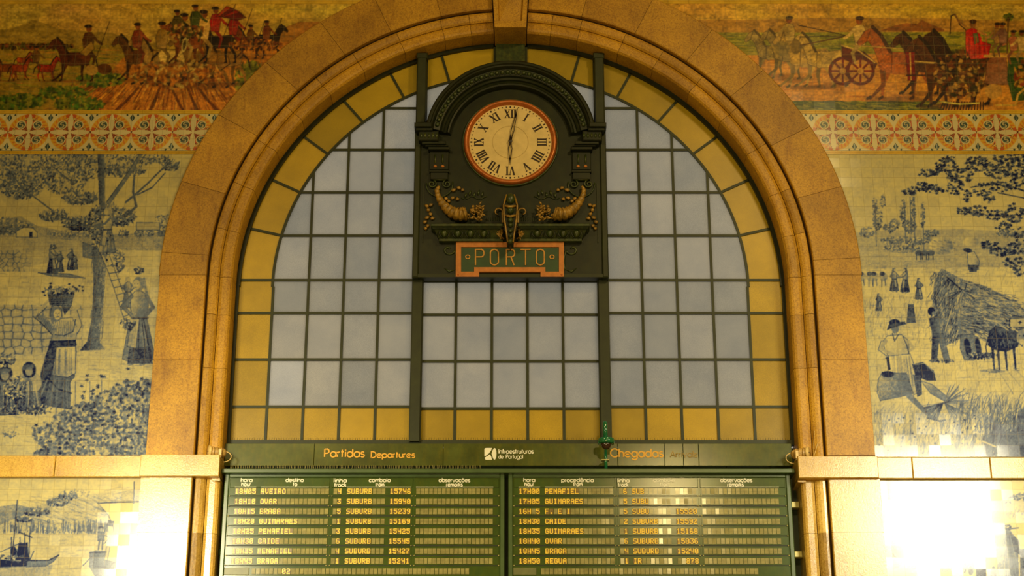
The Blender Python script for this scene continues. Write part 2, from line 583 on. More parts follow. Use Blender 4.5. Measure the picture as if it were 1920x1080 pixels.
# string courses, imposts and lower pilasters
for s, nm, pxs, y0, y1 in ((-1, 'left', (262, 411), 897, 857), (1, 'right', (1647, 1497), 900, 860)):
    za, zb_ = ZY(y0), ZY(y1)
    mb = MB()
    xs = [HX, 6.75, 5.9, 4.94, 4.40] if s > 0 else [HX, 6.95, 5.6, 4.40]
    for a, b in zip(xs[:-1], xs[1:]):
        mb.t = 0.5 + rnd.uniform(-.3, .3)
        mb.bbox(min(s * a, s * b) + .003, max(s * a, s * b) - .003, -0.075, 0.02, za, zb_, 0.008)
    tag(mb.build('trim_5' if s < 0 else 'trim_6', STONE2), 'plain stone string course on the %s wall' % nm, kind='structure')
    mb = MB(); mb.t = 0.62
    xo = XY(pxs[0], 880, -0.12); xi = XY(pxs[1], 880, -0.12)
    mb.bbox(min(xo, xi), max(xo, xi), -0.125, 0.45, za - 0.004, zb_, 0.007)
    # small corbel under the inner end
    c0, c1 = (xi - 0.10, xi) if s < 0 else (xi, xi + 0.10)
    mb.box(c0, c1, -0.03, 0.40, za - 0.035, za + 0.01)
    tag(mb.build('trim_7' if s < 0 else 'trim_8', STONE2), 'projecting stone impost block at the %s foot of the arch' % nm, kind='structure')
    mb = MB()
    for pr in (PROF_BAND, PROF_ROLL, PROF_IN):
        pr2 = [(4.53 if r > 4.4 else r, y) for r, y in pr]
        block_up(mb, pr2, 3.0, za, s, [4.9, ZY(1000), ] if pr is not PROF_ROLL else [ZY(1000), 4.9])
    tag(mb.build('trim_9' if s < 0 else 'trim_10', STONE2), 'smooth stone pilaster below the %s impost' % nm, kind='structure')
    mb = MB(); mb.t = .5
    mb.box(min(s * 3.575, s * 4.6), max(s * 3.575, s * 4.6), -0.09, 0.46, 0.0, 3.0)
    tag(mb.build('baseboard_' + nm, STONE2), kind='structure')

# dark door leaves that close the opening behind the boards
mb = MB()
mb.box(-3.575, 3.575, 0.40, 0.45, 0.0, ZY(832, .37) - 0.05)
for k in range(-6, 7): mb.box(k * .55 - .03, k * .55 + .03, 0.37, 0.41, 0.0, ZY(832, .37) - 0.06)
tag(mb.build('door_1', DOORM), kind='structure')

# ------------------------------------------------------------------ the arched window
WY = 0.37
win = empty('window_1', (0, WY, ZC)); tag(win, 'great arched window of frosted panes with an amber border', kind='structure')
GP = 0.628
ROWS = [ZC + 0.092 + GP * k for k in range(-3, 5)]      # heights of the long horizontal bars
R_OUT, R_IN = 3.553, 3.108
ZS = ROWS[0] - 0.463 - 0.0                                # sill
ZROW = [7.408, 7.871, 8.503, 9.138, 9.597, 10.226, 10.849, 11.477, 12.100]
ZS = ZROW[0]
VX = [1.718, 2.175, 2.635, 3.095]
MULX = 1.205
B = 0.034


def arch_h(r, x):
    return ZC + math.sqrt(max(0, r * r - x * x))


mb = MB()
mb.arc([(R_OUT + .024, WY - .05), (R_OUT - .030, WY - .05), (R_OUT - .030, WY + .03), (R_OUT + .024, WY + .03), (R_OUT + .024, WY - .05)], ZC, 0, 180, 96)  # arc widened inward to stand in for the arch's shadow on the glass
for s in (-1, 1): mb.straight([(R_OUT + .024, WY - .05), (R_OUT - .018, WY - .05), (R_OUT - .018, WY + .03), (R_OUT + .024, WY + .03), (R_OUT + .024, WY - .05)], ZS - .05, ZC, s)
mb.build('window_frame', IRON, win)
mb = MB()
mb.box(-R_OUT, R_OUT, WY - .06, WY + .04, ZS - 0.05, ZS + 0.012)
mb.build('window_sill', IRON_BAR, win)
mb = MB()
y0, y1 = WY - .018, WY + .02
# inner arc
mb.arc([(R_IN + B / 2, y0), (R_IN - B / 2, y0), (R_IN - B / 2, y1), (R_IN + B / 2, y1), (R_IN + B / 2, y0)], ZC, 0, 180, 96)
for s in (-1, 1):
    # uprights
    for x in VX:
        top = arch_h(R_IN, x) if x < 3.09 else ZC
        mb.box(s * x - B / 2, s * x + B / 2, y0 + .002, y1 - .002, ZS, top)
    # long bars
    for z in ZROW[1:]:
        xe = R_OUT if z < 9.7 else math.sqrt(R_IN ** 2 - (z - ZC) ** 2)
        a, b = s * MULX, s * xe
        mb.box(min(a, b), max(a, b), y0 + .004, y1 - .004, z - B * .5, z + B * .5)
# radial bars
for k in range(6):
    a = 13.45 + 12.2 * k
    for ang in (a, 180 - a):
        ca, sa = math.cos(math.radians(ang)), math.sin(math.radians(ang))
        p0 = (R_IN * ca, ZC + R_IN * sa); p1 = (R_OUT * ca, ZC + R_OUT * sa)
        mb.ribbon([p0, p1], B, y0 + .003, y1)
# centre part under the clock
MIDV = [-0.706, -0.240, 0.220, 0.680]
zc_top = ZY(526, WY)
for x in MIDV: mb.box(x - B / 2, x + B / 2, y0 + .002, y1 - .002, ZS, zc_top)
for z in ZROW[1:4]: mb.box(-MULX, MULX, y0 + .004, y1 - .004, z - .024 - B / 2, z - .024 + B / 2)
mb.box(-MULX, MULX, y0, y1, zc_top - .03, zc_top + .03)
for x in (-1.15, 1.15): mb.box(x - .016, x + .016, y0, y1, ZS, zc_top)
# bars beside the crown plate
for s in (-1, 1):
    mb.box(s * .215 - .018, s * .215 + .018, WY - .05, y1, ZY(120, WY), ZY(86, WY))
mb.build('glazing_bars', IRON_BAR, win)

# panes
clear, amber, newp = MB(), MB(), MB()
prnd = random.Random(11)


def quad(mbx, pts, y=WY):
    mbx.t = prnd.random()
    y += prnd.uniform(-.002, .002)
    mbx.add([(x, y, z) for x, z in pts], [tuple(range(len(pts)))])


cols = [MULX] + VX
zs = ZROW
for s in (-1, 1):
    for i in range(len(cols)):
        x0 = cols[i]
        x1 = cols[i + 1] if i + 1 < len(cols) else R_OUT
        for j in range(len(zs)):
            z0 = zs[j]
            z1 = zs[j + 1] if j + 1 < len(zs) else 13.2
            border = (j == 0) or (i == len(cols) - 1)
            if border and z0 < 9.5:
                quad(amber, [(s * x0, z0), (s * x1, z0), (s * x1, z1), (s * x0, z1)])
            elif z0 > 9.5 or not border:
                # clip to the inner arc
                n = 8
                top = []
                xe = min(x1, R_IN)
                if xe <= x0: continue
                for q in range(n + 1):
                    x = x0 + (xe - x0) * q / n
                    h = math.sqrt(max(0, R_IN ** 2 - x * x)) + ZC
                    top.append((x, max(z0, min(z1, h))))
                if max(t[1] for t in top) <= z0 + 0.01: continue
                pts = [(x0, z0), (xe, z0)] + top[::-1]
                tgt = newp if (s < 0 and i == 3 and j == 1) else clear
                quad(tgt, [(s * a, b) for a, b in pts])
# amber ring
angs = [1.7] + [13.45 + 12.2 * k for k in range(6)] + [90]
for sgn in (0, 1):
    for a0, a1 in zip(angs[:-1], angs[1:]):
        amber.t = prnd.random()
        pts = []
        b0, b1 = (a0, a1) if not sgn else (180 - a0, 180 - a1)
        nn = 6
        for q in range(nn + 1):
            a = math.radians(b0 + (b1 - b0) * q / nn); pts.append((R_IN * math.cos(a), WY, ZC + R_IN * math.sin(a)))
        for q in range(nn, -1, -1):
            a = math.radians(b0 + (b1 - b0) * q / nn); pts.append((R_OUT * math.cos(a), WY, ZC + R_OUT * math.sin(a)))
        amber.add(pts, [tuple(range(len(pts)))])
# upper centre between the posts, behind the clock
top = [(x, arch_h(R_IN, x)) for x in [MULX - 2 * MULX * q / 16 for q in range(17)]]
quad(clear, [(-MULX, zc_top), (MULX, zc_top)] + top)
# centre panes
mx = [-1.15] + MIDV + [1.15]
mz = [ZS] + [z - .024 for z in ZROW[1:4]] + [zc_top]
for i in range(5):
    for j in range(4):
        quad(amber if j == 0 else clear, [(mx[i], mz[j]), (mx[i + 1], mz[j]), (mx[i + 1], mz[j + 1]), (mx[i], mz[j + 1])])
o = clear.build('clear_glass', PANE, win, fix=False)
amber.build('amber_glass', AMBER, win, fix=False)
tag(newp.build('replaced_pane', PANE_NEW, win, fix=False), 'paler, ribbed replacement pane')
# crown plate between clock and keystone
mb = MB(); mb.box(-.20, .20, WY - .10, WY + .02, ZY(121, WY), ZY(86, WY))
mb.build('crown_plate', IRON_LIT, win)
# two thick mullions that run from the sill to the arch
for s in (-1, 1):
    mb = MB()
    zt_m = arch_h(R_OUT, MULX)
    mb.box(s * MULX - .058, s * MULX + .058, WY - .13, WY + .03, ZS - .02, zt_m - .02)
    for q in (-1, 1):
        mb.box(s * MULX + q * .066 - .008, s * MULX + q * .066 + .008, WY - .09, WY + .03, ZS - .02, zt_m - .04)
    mb.bbox(s * MULX - .062, s * MULX + .062, WY - .20, WY, ZY(232, .2), ZY(106, .2), 0.01)
    mb.bbox(s * MULX - .075, s * MULX + .075, WY - .21, WY, ZY(111, .2), ZY(101, .2), 0.01)
    mb.build('mullion', IRON_BAR, win)

# ------------------------------------------------------------------ the clock
YT = 0.17
KC = ZY(268.5, 0.17)             # height of the dial's centre
KC = 11.485
clk = empty('station_clock', (0, YT, ZY(521, YT)))
tag(clk, 'round clock in an ornate dark green arched iron case above the name PORTO', 'clock')


def q(px, py, Y=YT):
    x, z = P(px, py, Y)
    return (x, Y, z)


HWT = 1.20
zb0 = ZY(519, YT)
zcap = ZY(232, YT)
mb = MB()
body = [(-HWT, zb0), (HWT, zb0), (HWT, zcap)] + [(1.06 * math.cos(math.radians(a)), KC + 1.06 * math.sin(math.radians(a))) for a in range(14, 167, 4)] + [(-HWT, zcap)]
mb.prism(body, YT, WY - 0.03)
mb.build('clock_case', IRON, clk)
mb = MB()
for s in (-1, 1):
    mb.bbox(min(s * 1.195, s * 1.275), max(s * 1.195, s * 1.275), YT - .035, WY - .02, zb0 - .02, zcap, 0.012)
    mb.box(min(s * 1.14, s * 1.15), max(s * 1.14, s * 1.15), YT - .012, YT + .01, ZY(455, YT), ZY(345, YT))
mb.box(-HWT, HWT, YT - .03, YT + .03, zb0 - .015, zb0 + .03)
mb.build('case_edge', IRON_BAR, clk)

# arched hood
mb = MB()
hp = [(1.135, YT + .12), (1.135, -0.03), (1.115, -0.05), (1.085, -0.05), (1.075, -0.03), (1.06, -0.02), (1.045, 0.01), (1.035, 0.03), (0.955, 0.05), (0.945, 0.06),
      (0.945, 0.08), (0.925, 0.07), (0.905, 0.085), (0.895, 0.11), (0.865, 0.10), (0.845, 0.075), (0.825, 0.085), (0.812, 0.12), (0.80, YT + .01)]
mb.arc(hp, KC, 8, 172, 80, smooth=False)
mb.build('hood', IRON, clk)
mb = MB()
for k in range(38):
    a = math.radians(12 + 156 * k / 37)
    mb.ell((0.995 * math.cos(a), 0.030, KC + 0.995 * math.sin(a)), (.030, .026, .030), 8, 6)
for k in range(37):
    a = math.radians(12 + 156 * (k + .5) / 37)
    for r in (.97, 1.02): mb.ell((r * math.cos(a), 0.034, KC + r * math.sin(a)), (.010, .012, .014), 6, 4)
mb.build('bead_row', IRON_LIT, clk)

# dial
mb = MB()
mb.arc([(0.645, YT + .02), (0.645, YT - .03), (0.632, YT - .045), (0.622, YT - .03), (0.622, YT)], KC, 0, 360, 96, smooth=True)
mb.build('outer_ring', IRON_LIT, clk)
mb = MB()
mb.arc([(0.622, YT), (0.620, YT - .055), (0.605, YT - .080), (0.585, YT - .085), (0.572, YT - .070), (0.566, YT - .05), (0.552, YT - .045), (0.548, YT - .02)], KC, 0, 360, 96, smooth=True)
mb.build('bezel', BEZEL, clk)
DIAL = m_paint('ivory_dial', (0.72, 0.54, 0.235), 0.45, 0.4, 0.12, 7)
mb = MB()
mb.prism([(0.556 * math.cos(math.radians(a)), KC + 0.556 * math.sin(math.radians(a))) for a in range(0, 360, 4)], YT - .030, YT)
dial = mb.build('dial', DIAL, clk)
yd = YT - .0305
mb = MB()
for k in range(60):
    a = math.radians(6 * k)
    w = 0.0105 if k % 5 == 0 else 0.0075
    d = 0.013 if k % 5 == 0 else 0.0085
    c, s = math.cos(a), math.sin(a)
    r = 0.522
    pts = [(r * c + u * c * d - v_ * s * w, KC + r * s + u * s * d + v_ * c * w) for u, v_ in ((-1, -1), (1, -1), (1, 1), (-1, 1))]
    mb.prism(pts, yd - .002, yd)
mb.build('minute_track', BLACKTXT, dial)
mb = MB()
mb.arc([(0.240, yd), (0.240, yd - .004), (0.236, yd - .004), (0.236, yd)], KC, 0, 360, 64)
mb.build('dial_ring', m_paint('dial_joint', (0.50, 0.36, 0.12), 0.5), dial)
# roman numerals, feet towards the centre
NUM = ['XII', 'I', 'II', 'III', 'IIII', 'V', 'VI', 'VII', 'VIII', 'IX', 'X', 'XI']
NUM[4] = 'IIII'
GW = {'I': 0.040, 'V': 0.085, 'X': 0.085}


def numeral(mb, txt, ang):
    Wd = sum(GW[c] for c in txt)
    hgt = 0.125
    r0 = 0.358
    x = -Wd / 2
    kx = min(1.0, 0.17 / Wd) if len(txt) > 3 else 1.0
    ca, sa = math.cos(ang), math.sin(ang)      # ang measured from +x; outward direction

    cnt = [0]

    def put(pl, w):
        cnt[0] += 1
        out = []
        for u, v_ in pl:
            u = u * kx
            R = r0 + v_
            # tangent pointing clockwise
            out.append((R * ca + u * sa, KC + R * sa - u * ca))
        mb.ribbon(out, w, yd - .003 - .0003 * cnt[0], yd)
    for ch in txt:
        w = GW[ch]
        if ch == 'I':
            put([(x + w / 2, 0), (x + w / 2, hgt)], 0.021)
            for z in (0.003, hgt - .003): put([(x + .002, z), (x + w - .002, z)], 0.007)
        elif ch == 'V':
            put([(x + .012, hgt), (x + w * .52, 0)], 0.021)
            put([(x + w - .014, hgt), (x + w * .52, 0)], 0.009)
            for a, b in ((.0, .032), (w - .03, w - .001)): put([(x + a, hgt - .003), (x + b, hgt - .003)], 0.007)
        else:
            put([(x + .012, hgt), (x + w - .014, 0)], 0.021)
            put([(x + w - .014, hgt), (x + .012, 0)], 0.009)
            for z in (0.003, hgt - .003):
                for a, b in ((.0, .032), (w - .032, w - .001)): put([(x + a, z), (x + b, z)], 0.007)
        x += w


for k, t_ in enumerate(NUM):
    mb = MB()
    numeral(mb, t_, math.radians(90 - 30 * k))
    mb.build('numeral', BLACKTXT, dial)


def hand(name, ang, L, tail, w):
    """pierced spade hand pointing at ang (degrees clockwise from twelve)"""
    a = math.radians(90 - ang)
    c, s = math.cos(a), math.sin(a)
    y0 = YT - .075 if name == 'minute_hand' else YT - .06

    def T(r, t): return (r * c + t * s, KC + r * s - t * c)
    mb = MB()
    mb.ribbon([T(0.03, -.008), T(L * .30, -w), T(L * .62, -w * .55), T(L * .80, -.003)], .010, y0, y0 + .008)
    mb.ribbon([T(0.03, .008), T(L * .30, w), T(L * .62, w * .55), T(L * .80, .003)], .010, y0, y0 + .008)
    mb.prism([T(L * .72, -.010), T(L * .72, .010), T(L, .002), T(L, -.002)], y0, y0 + .008)
    mb.prism([T(-tail, -.006), T(-tail, .006), T(-.02, .016), T(.05, .018), T(.05, -.018), T(-.02, -.016)], y0, y0 + .008)
    mb.arc([(0.026, y0 + .01), (0.026, y0 - .006), (0.001, y0 - .010)], KC, 0, 360, 20)
    mb.build(name, BLACKTXT, clk)


hand('hour_hand', 181, 0.34, 0.10, 0.024)
hand('minute_hand', 11.3, 0.50, 0.06, 0.020)

# capitals, pilasters and scrolls on both sides of the dial (left side measured, mirrored to the right)


def stack(mb, px0, px1, py0, py1, Y, b=0.006):
    """bevelled slab whose front covers the given pixels"""
    x0, z1 = P(px0, py0, Y); x1, z0 = P(px1, py1, Y)
    mb.bbox(x0, x1, Y, YT + .01, z0, z1, b)
    return x0, x1, z0, z1


def mir(mb, fn):
    pass


for s in (-1, 1):
    def X(px): return px if s < 0 else 2 * CX - px
    def st(mb, a, b, y0, y1, Y, bv=0.006):
        a, b = X(a), X(b)
        return stack(mb, min(a, b), max(a, b), y0, y1, Y, bv)
    mb = MB()
    st(mb, 777, 809, 229, 237, -0.06)
    st(mb, 780, 811, 238, 244, -0.02, .004)
    st(mb, 785, 822, 245, 263, 0.02, .012)
    st(mb, 791, 836, 264, 270, 0.06)
    st(mb, 797, 840, 271, 274, 0.09)
    st(mb, 803, 843, 275, 280, 0.06)
    cap = mb.build('capital', IRON, clk)
    mb = MB()
    for k in range(5):
        c = q(X(790 + 7.2 * k), 254, 0.02)
        mb.ell(c, (.018, .016, .034), 8, 6)
    mb.build('egg_moulding', IRON_LIT, cap)
    mb = MB()
    st(mb, 806, 841, 282, 318, 0.13)
    st(mb, 805, 842, 319, 322, 0.10, .003)
    st(mb, 807, 840, 323, 336, 0.12)
    pil = mb.build('pilaster', IRON, clk)
    mb = MB()
    for px in (816, 830):
        a, b = q(X(px), 290, .128), q(X(px), 306, .128)
        mb.tube([a, b], [.012, .012], 6)
    mb.build('flute', IRON_LIT, pil)
    for px in (816, 830):
        mb = MB(); mb.ell(q(X(px), 312, .125), (.024, .02, .016), 10, 6)
        mb.build('stud', ORANGE, pil)
    # double volute under the pilaster
    mb = MB()
    for sg in (-1, 1):
        pts = []
        cx_, cy_ = 824 + sg * 14, 345
        for k in range(26):
            t = k / 25 * 2.6 * math.pi
            r = 8.5 * (1 - k / 25 * .75)
            pts.append(q(X(cx_ - sg * r * math.sin(t + .5)), cy_ - r * .85 * math.cos(t + .5), .145))
        mb.tube(pts, .011, 6)
    mb.tube([q(X(812), 337, .14), q(X(836), 337, .14)], .014, 6)
    pts = [q(X(824 + 25 * math.cos(a)), 345 + 24 * math.sin(a), .15) for a in [math.radians(d) for d in range(-10, 191, 15)]]
    mb.tube(pts, .009, 6)
    mb.build('volute', IRON_LIT, clk)

    # horn of plenty
    mb = MB()
    spine = [(823, 349, 2.2), (819, 356, 4.0), (820.5, 365, 4.8), (825, 375, 6.2), (831, 384, 7.6), (839, 392, 9.2), (848, 398, 10.8), (858, 401.5, 12.0), (868, 402, 12.5), (875, 400, 12.8)]
    pts, rad = [], []
    import bisect
    n = 110
    for k in range(n + 1):
        u = k / n * (len(spine) - 1)
        i = min(int(u), len(spine) - 2); f = u - i
        a, b = spine[i], spine[i + 1]
        px, py, r = [a[j] * (1 - f) + b[j] * f for j in range(3)]
        pts.append(q(X(px), py, YT - .05 - r * .003))
        rad.append(r * .0074 * (0.74 + 0.30 * abs(math.sin(u * math.pi * 1.25)) ** .6))
    mb.tube(pts, rad, 12)
    horn = mb.build('cornucopia', RUSTGOLD, clk)
    mb = MB()
    fr = random.Random(3)
    for k in range(46):
        px = 876 + fr.random() ** .8 * 29; py = 386 + fr.random() * 27
        r = fr.uniform(.010, .022)
        mb.ell(q(X(px), py, YT - .05 - fr.random() * .05), (r, r, r * .9), 7, 5)
    for k in range(16):
        px = 872 + fr.random() * 32; py = 383 + fr.random() * 30; a = fr.uniform(-1.2, 1.2)
        p = q(X(px), py, YT - .11)
        p2 = q(X(px + 9 * math.cos(a)), py - 8 * math.sin(a), YT - .12)
        mb.tube([p, ((p[0] + p2[0]) / 2, p[1] - .01, (p[2] + p2[2]) / 2), p2], [.006, .016, .002], 5)
    mb.build('fruit_cluster', RUSTGOLD, horn)
    # leaf garlands beside and above the horn
    mb = MB()
    leafs = [(800, 386, 2.6, 9), (808, 384, .4, 9), (803, 393, 2.0, 9), (807, 401, 2.4, 8), (801, 408, .3, 10), (811, 409, .1, 9), (797, 416, .5, 9), (802, 423, .4, 8), (798, 428, .6, 7),
             (851, 356, .35, 11), (860, 352, 2.8, 9), (868, 356, -.4, 7), (849, 371, .4, 10), (858, 373, .0, 8), (841, 377, 2.5, 8), (836, 372, 2.2, 9)]
    for lx, ly, a, L in leafs:
        mb = MB()
        p = [q(X(lx + t * L * math.cos(a) - L * .5 * math.cos(a)), ly - (t - .5) * L * math.sin(a), YT - .012 - .02 * math.sin(t * 3.14)) for t in (0, .3, .6, 1)]
        mb.tube(p, [.004, .026, .021, .003], 6, flat=.55)
        mb.build('leaf', RUSTGOLD, clk)
    mb = MB()
    for lx, ly in ((872, 366), (880, 362), (888, 365), (896, 361), (903, 364)):
        mb.tube([q(X(lx), ly + 5, YT - .01), q(X(lx + 1), ly, YT - .02), q(X(lx + 3), ly - 5, YT - .01)], [.005, .018, .004], 6, flat=.5)
    pts = [q(X(865 + 6 * k), 371 + 3 * math.sin(k * 1.4), YT - .01) for k in range(9)]
    mb.tube(pts, .007, 5)
    for k in range(7): mb.tube([q(X(912 + 4 * k), 414, YT - .01), q(X(912 + 4 * k), 407, YT - .01)], [.004, .002], 4)
    mb.build('vine', IRON_LIT, clk)
    # side volute of the central bracket
    mb = MB()
    pts = []
    for k in range(30):
        t = k / 29
        if t < .45:
            u = t / .45; px, py = 943 - 1 * u, 418 - 20 * u
        else:
            u = (t - .45) / .55; a = u * 4.6; r = 9 * (1 - .6 * u)
            px, py = 934 + r * math.cos(a), 398 - r * 1.0 * math.sin(a)
        pts.append(q(X(px), py, YT - .06))
    mb.tube(pts, [.016 - .008 * k / 29 for k in range(30)], 7)
    for k in range(14):
        mb.tube([q(X(936 + fr.random() * 9), 425 + fr.random() * 26, YT - .10), q(X(930 + fr.random() * 12), 425 + fr.random() * 28, YT - .16)], [.012, .003], 5)
    mb.build('bracket_volute', RUSTGOLD, clk)
    # plain scroll beside the name plate
    mb = MB()
    pts = []
    for k in range(44):
        t = k / 43
        if t < .52:
            a = t / .52 * 5.6; r = 2.5 + 9.5 * t / .52
            px, py = 841 + r * math.cos(a + .6), 468 - r * .9 * math.sin(a + .6)
            last = (px, py)
        else:
            u = (t - .52) / .48
            px = last[0] + (855 - last[0]) * u - 3 * math.sin(u * 3.14) * -1
            py = last[1] + (506 - last[1]) * u
        pts.append(q(X(px), py, YT - .006))
    mb.tube(pts, .015, 6)
    mb.tube([q(X(833), 503, YT), q(X(842), 509, YT - .01), q(X(852), 507, YT)], [.004, .016, .004], 6)
    mb.build('scroll_ornament', IRON_LIT, clk)

# shelf with egg moulding
mb = MB()
for a, b in ((808, 943), (971, 1106)):
    x0, z1 = P(a, 419, -0.04); x1, z0 = P(b, 424, -0.04)
    mb.bbox(x0, x1, -0.04, YT + .01, z0, z1, .005)
    x0, z1 = P(a + 3, 425, 0.0); x1, z0 = P(b - 3, 428, 0.0)
    mb.box(x0, x1, 0.0, YT + .01, z0, z1)
    # splayed front
    xa, za = P(a + 5, 428, .04); xb, _ = P(b - 5, 428, .04)
    xc, zd = P(a + 14 if a < 900 else a, 447, .12); xd, _ = P(b if a < 900 else b - 14, 447, .12)
    mb.add([(xa, .03, za), (xb, .03, za), (xd, .12, zd), (xc, .12, zd), (xa, YT + .01, za), (xb, YT + .01, za), (xd, YT + .01, zd), (xc, YT + .01, zd)],
           [(0, 1, 2, 3), (7, 6, 5, 4), (0, 3, 7, 4), (1, 5, 6, 2), (0, 4, 5, 1), (3, 2, 6, 7)])
    xc, z1 = P(a + 15 if a < 900 else a, 447, .09); xd, z0 = P(b if a < 900 else b - 15, 452, .09)
    mb.bbox(xc, xd, .09, YT + .01, z0, z1, .004)
shelf = mb.build('shelf', IRON_LIT, clk)
for px in (833, 858, 882, 907, 1007, 1031, 1056, 1081):
    mb = MB()
    mb.ell(q(px, 437, .075), (.044, .040, .064), 14, 9)
    mb.build('egg', IRON_LIT, shelf)
mb = MB()
for px in (833, 858, 882, 907, 1007, 1031, 1056, 1081):
    c = q(px, 437, .07)
    for s in (-1, 1):
        pts = [(c[0] + s * .066 * math.cos(t), .062, c[2] + .01 + .082 * math.sin(t)) for t in [math.radians(d) for d in range(-65, 66, 13)]]
        mb.tube(pts, .009, 5)
for px in (820, 845.5, 870, 894.5, 919, 995, 1019, 1043.5, 1068, 1094): mb.tube([q(px, 430, .07), q(px, 445, .085)], [.010, .004], 5)
mb.build('egg_surround', IRON, shelf)

# central bracket
mb = MB()
outl = [(957 - 8, 366), (957 - 4, 362), (957, 361), (957 + 4, 362), (957 + 8, 366), (957 + 13, 385), (957 + 11.5, 410), (957 + 8, 436), (957 + 6, 452), (957, 458), (957 - 6, 452), (957 - 8, 436), (957 - 11.5, 410), (957 - 13, 385)]
mb.prism([P(a, b, -.08) for a, b in outl], -.07, YT + .01)
br = mb.build('corbel', IRON, clk)
mb = MB()
for s in (-1, 1):
    mb.tube([q(957 + s * a, b, -.09) for a, b in ((7, 365), (13, 385), (11.5, 410), (7.5, 436), (5, 454))], .012, 6)
for py, w in ((386, 10), (404, 9.5)):
    mb.tube([q(957 - w, py, -.08), q(957, py + 2, -.10), q(957 + w, py, -.08)], [.014, .020, .014], 6)
mb.build('corbel_edge', RUSTGOLD, br)
mb = MB()
mb.ell(q(957, 373, -.08), (.062, .05, .075), 12, 8)
for py, r in ((395, .050), (413, .040), (422, .034), (433, .030), (443, .026), (453, .034)):
    mb.ell(q(957, py, -.08), (r, r, r), 12, 8)
mb.build('corbel_bead', IRON_LIT, br)

# name plate
plate = empty('name_plate', (0, YT - .02, ZY(518, YT))); plate.parent = clk
plate.location = Vector((0, YT - .02, ZY(518, YT))) - Vector(clk.location)
YN = YT - .045


def pn(px, py): return P(px, py, YN)


mb = MB()
mb.prism([pn(a, b) for a, b in ((860, 459), (1052, 459), (1052, 512), (1018, 512), (1018, 505), (894, 505), (894, 512), (860, 512))], YN + .012, YT + .01)
mb.build('panel', m_paint('name_panel_green', (0.022, 0.060, 0.016), .45), plate)
mb = MB()
outer = [(855, 454), (1057.5, 454), (1057.5, 518.5), (1013.5, 518.5), (1013.5, 509.5), (898.5, 509.5), (898.5, 518.5), (854.5, 518.5)]
inner = [(864.5, 463), (1048, 463), (1048, 509.5), (1022.5, 509.5), (1022.5, 501), (889, 501), (889, 509.5), (864.5, 509.5)]
n = len(outer)
v = [(pn(*p)[0], YN, pn(*p)[1]) for p in outer] + [(pn(*p)[0], YN, pn(*p)[1]) for p in inner] + [(pn(*p)[0], YT, pn(*p)[1]) for p in outer] + [(pn(*p)[0], YN + .02, pn(*p)[1]) for p in inner]
f = []
for i in range(n):
    j = (i + 1) % n
    f += [(i, j, n + j, n + i), (i, 2 * n + i, 2 * n + j, j), (n + i, n + j, 3 * n + j, 3 * n + i)]
mb.add(v, f)
mb.build('frame', ORANGE, plate)
yl = YN + .002
SW = .0165


def arcpts(cx, cy, rx, ry, a0, a1, n=12):
    return [(cx + rx * math.cos(math.radians(a0 + (a1 - a0) * k / n)), cy - ry * math.sin(math.radians(a0 + (a1 - a0) * k / n))) for k in range(n + 1)]


def letter(pls, name='letter', closed=()):
    mb = MB()
    for i, pl in enumerate(pls): mb.ribbon([pn(a, b) for a, b in pl], SW, yl - .0006 * i, YN + .012 + .001 * i, closed=i in closed)
    tag(mb.build('letter', GOLD, plate))


letter([[(891.5, 497), (891.5, 467)], [(891.5, 467.5), (902, 467.5)] + arcpts(902, 474.5, 5.5, 7, 90, -90) + [(891.5, 481.5)]])
letter([arcpts(927, 474, 7.5, 6.5, 0, 180) + arcpts(927, 490, 7.5, 6.5, 180, 360)], closed=(0,))
letter([[(949.5, 497), (949.5, 467)], [(949.5, 467.5), (959, 467.5)] + arcpts(959, 474.5, 6, 7, 90, -90) + [(949.5, 481.5)], [(958, 481.5), (964, 497)]])
letter([[(976, 467.5), (995, 467.5)], [(985.5, 467.5), (985.5, 497)]])
letter([arcpts(1013, 474, 7.5, 6.5, 0, 180) + arcpts(1013, 490, 7.5, 6.5, 180, 360)], closed=(0,))
for px in (877, 1035):
    mb = MB()
    mb.ribbon([pn(*p) for p in arcpts(px, 481.5, 4, 3.5, 0, 345, 12)], .012, yl, YN + .012, closed=True)
    mb.build('dot_ring', GOLD, plate)
for px in (859, 1053):
    mb = MB(); mb.ell((XY(px, 515, YN), YN - .002, ZY(515, YN)), (.012, .006, .012), 8, 5)
    mb.build('screw', BEZEL, plate)

# ------------------------------------------------------------------ stroke lettering (round, geometric letters)
def A(cx, cy, r, a0, a1, n=14, ry=None):
    ry = ry or r
    return [(cx + r * math.cos(math.radians(a0 + (a1 - a0) * k / n)), cy + ry * math.sin(math.radians(a0 + (a1 - a0) * k / n))) for k in range(n + 1)]


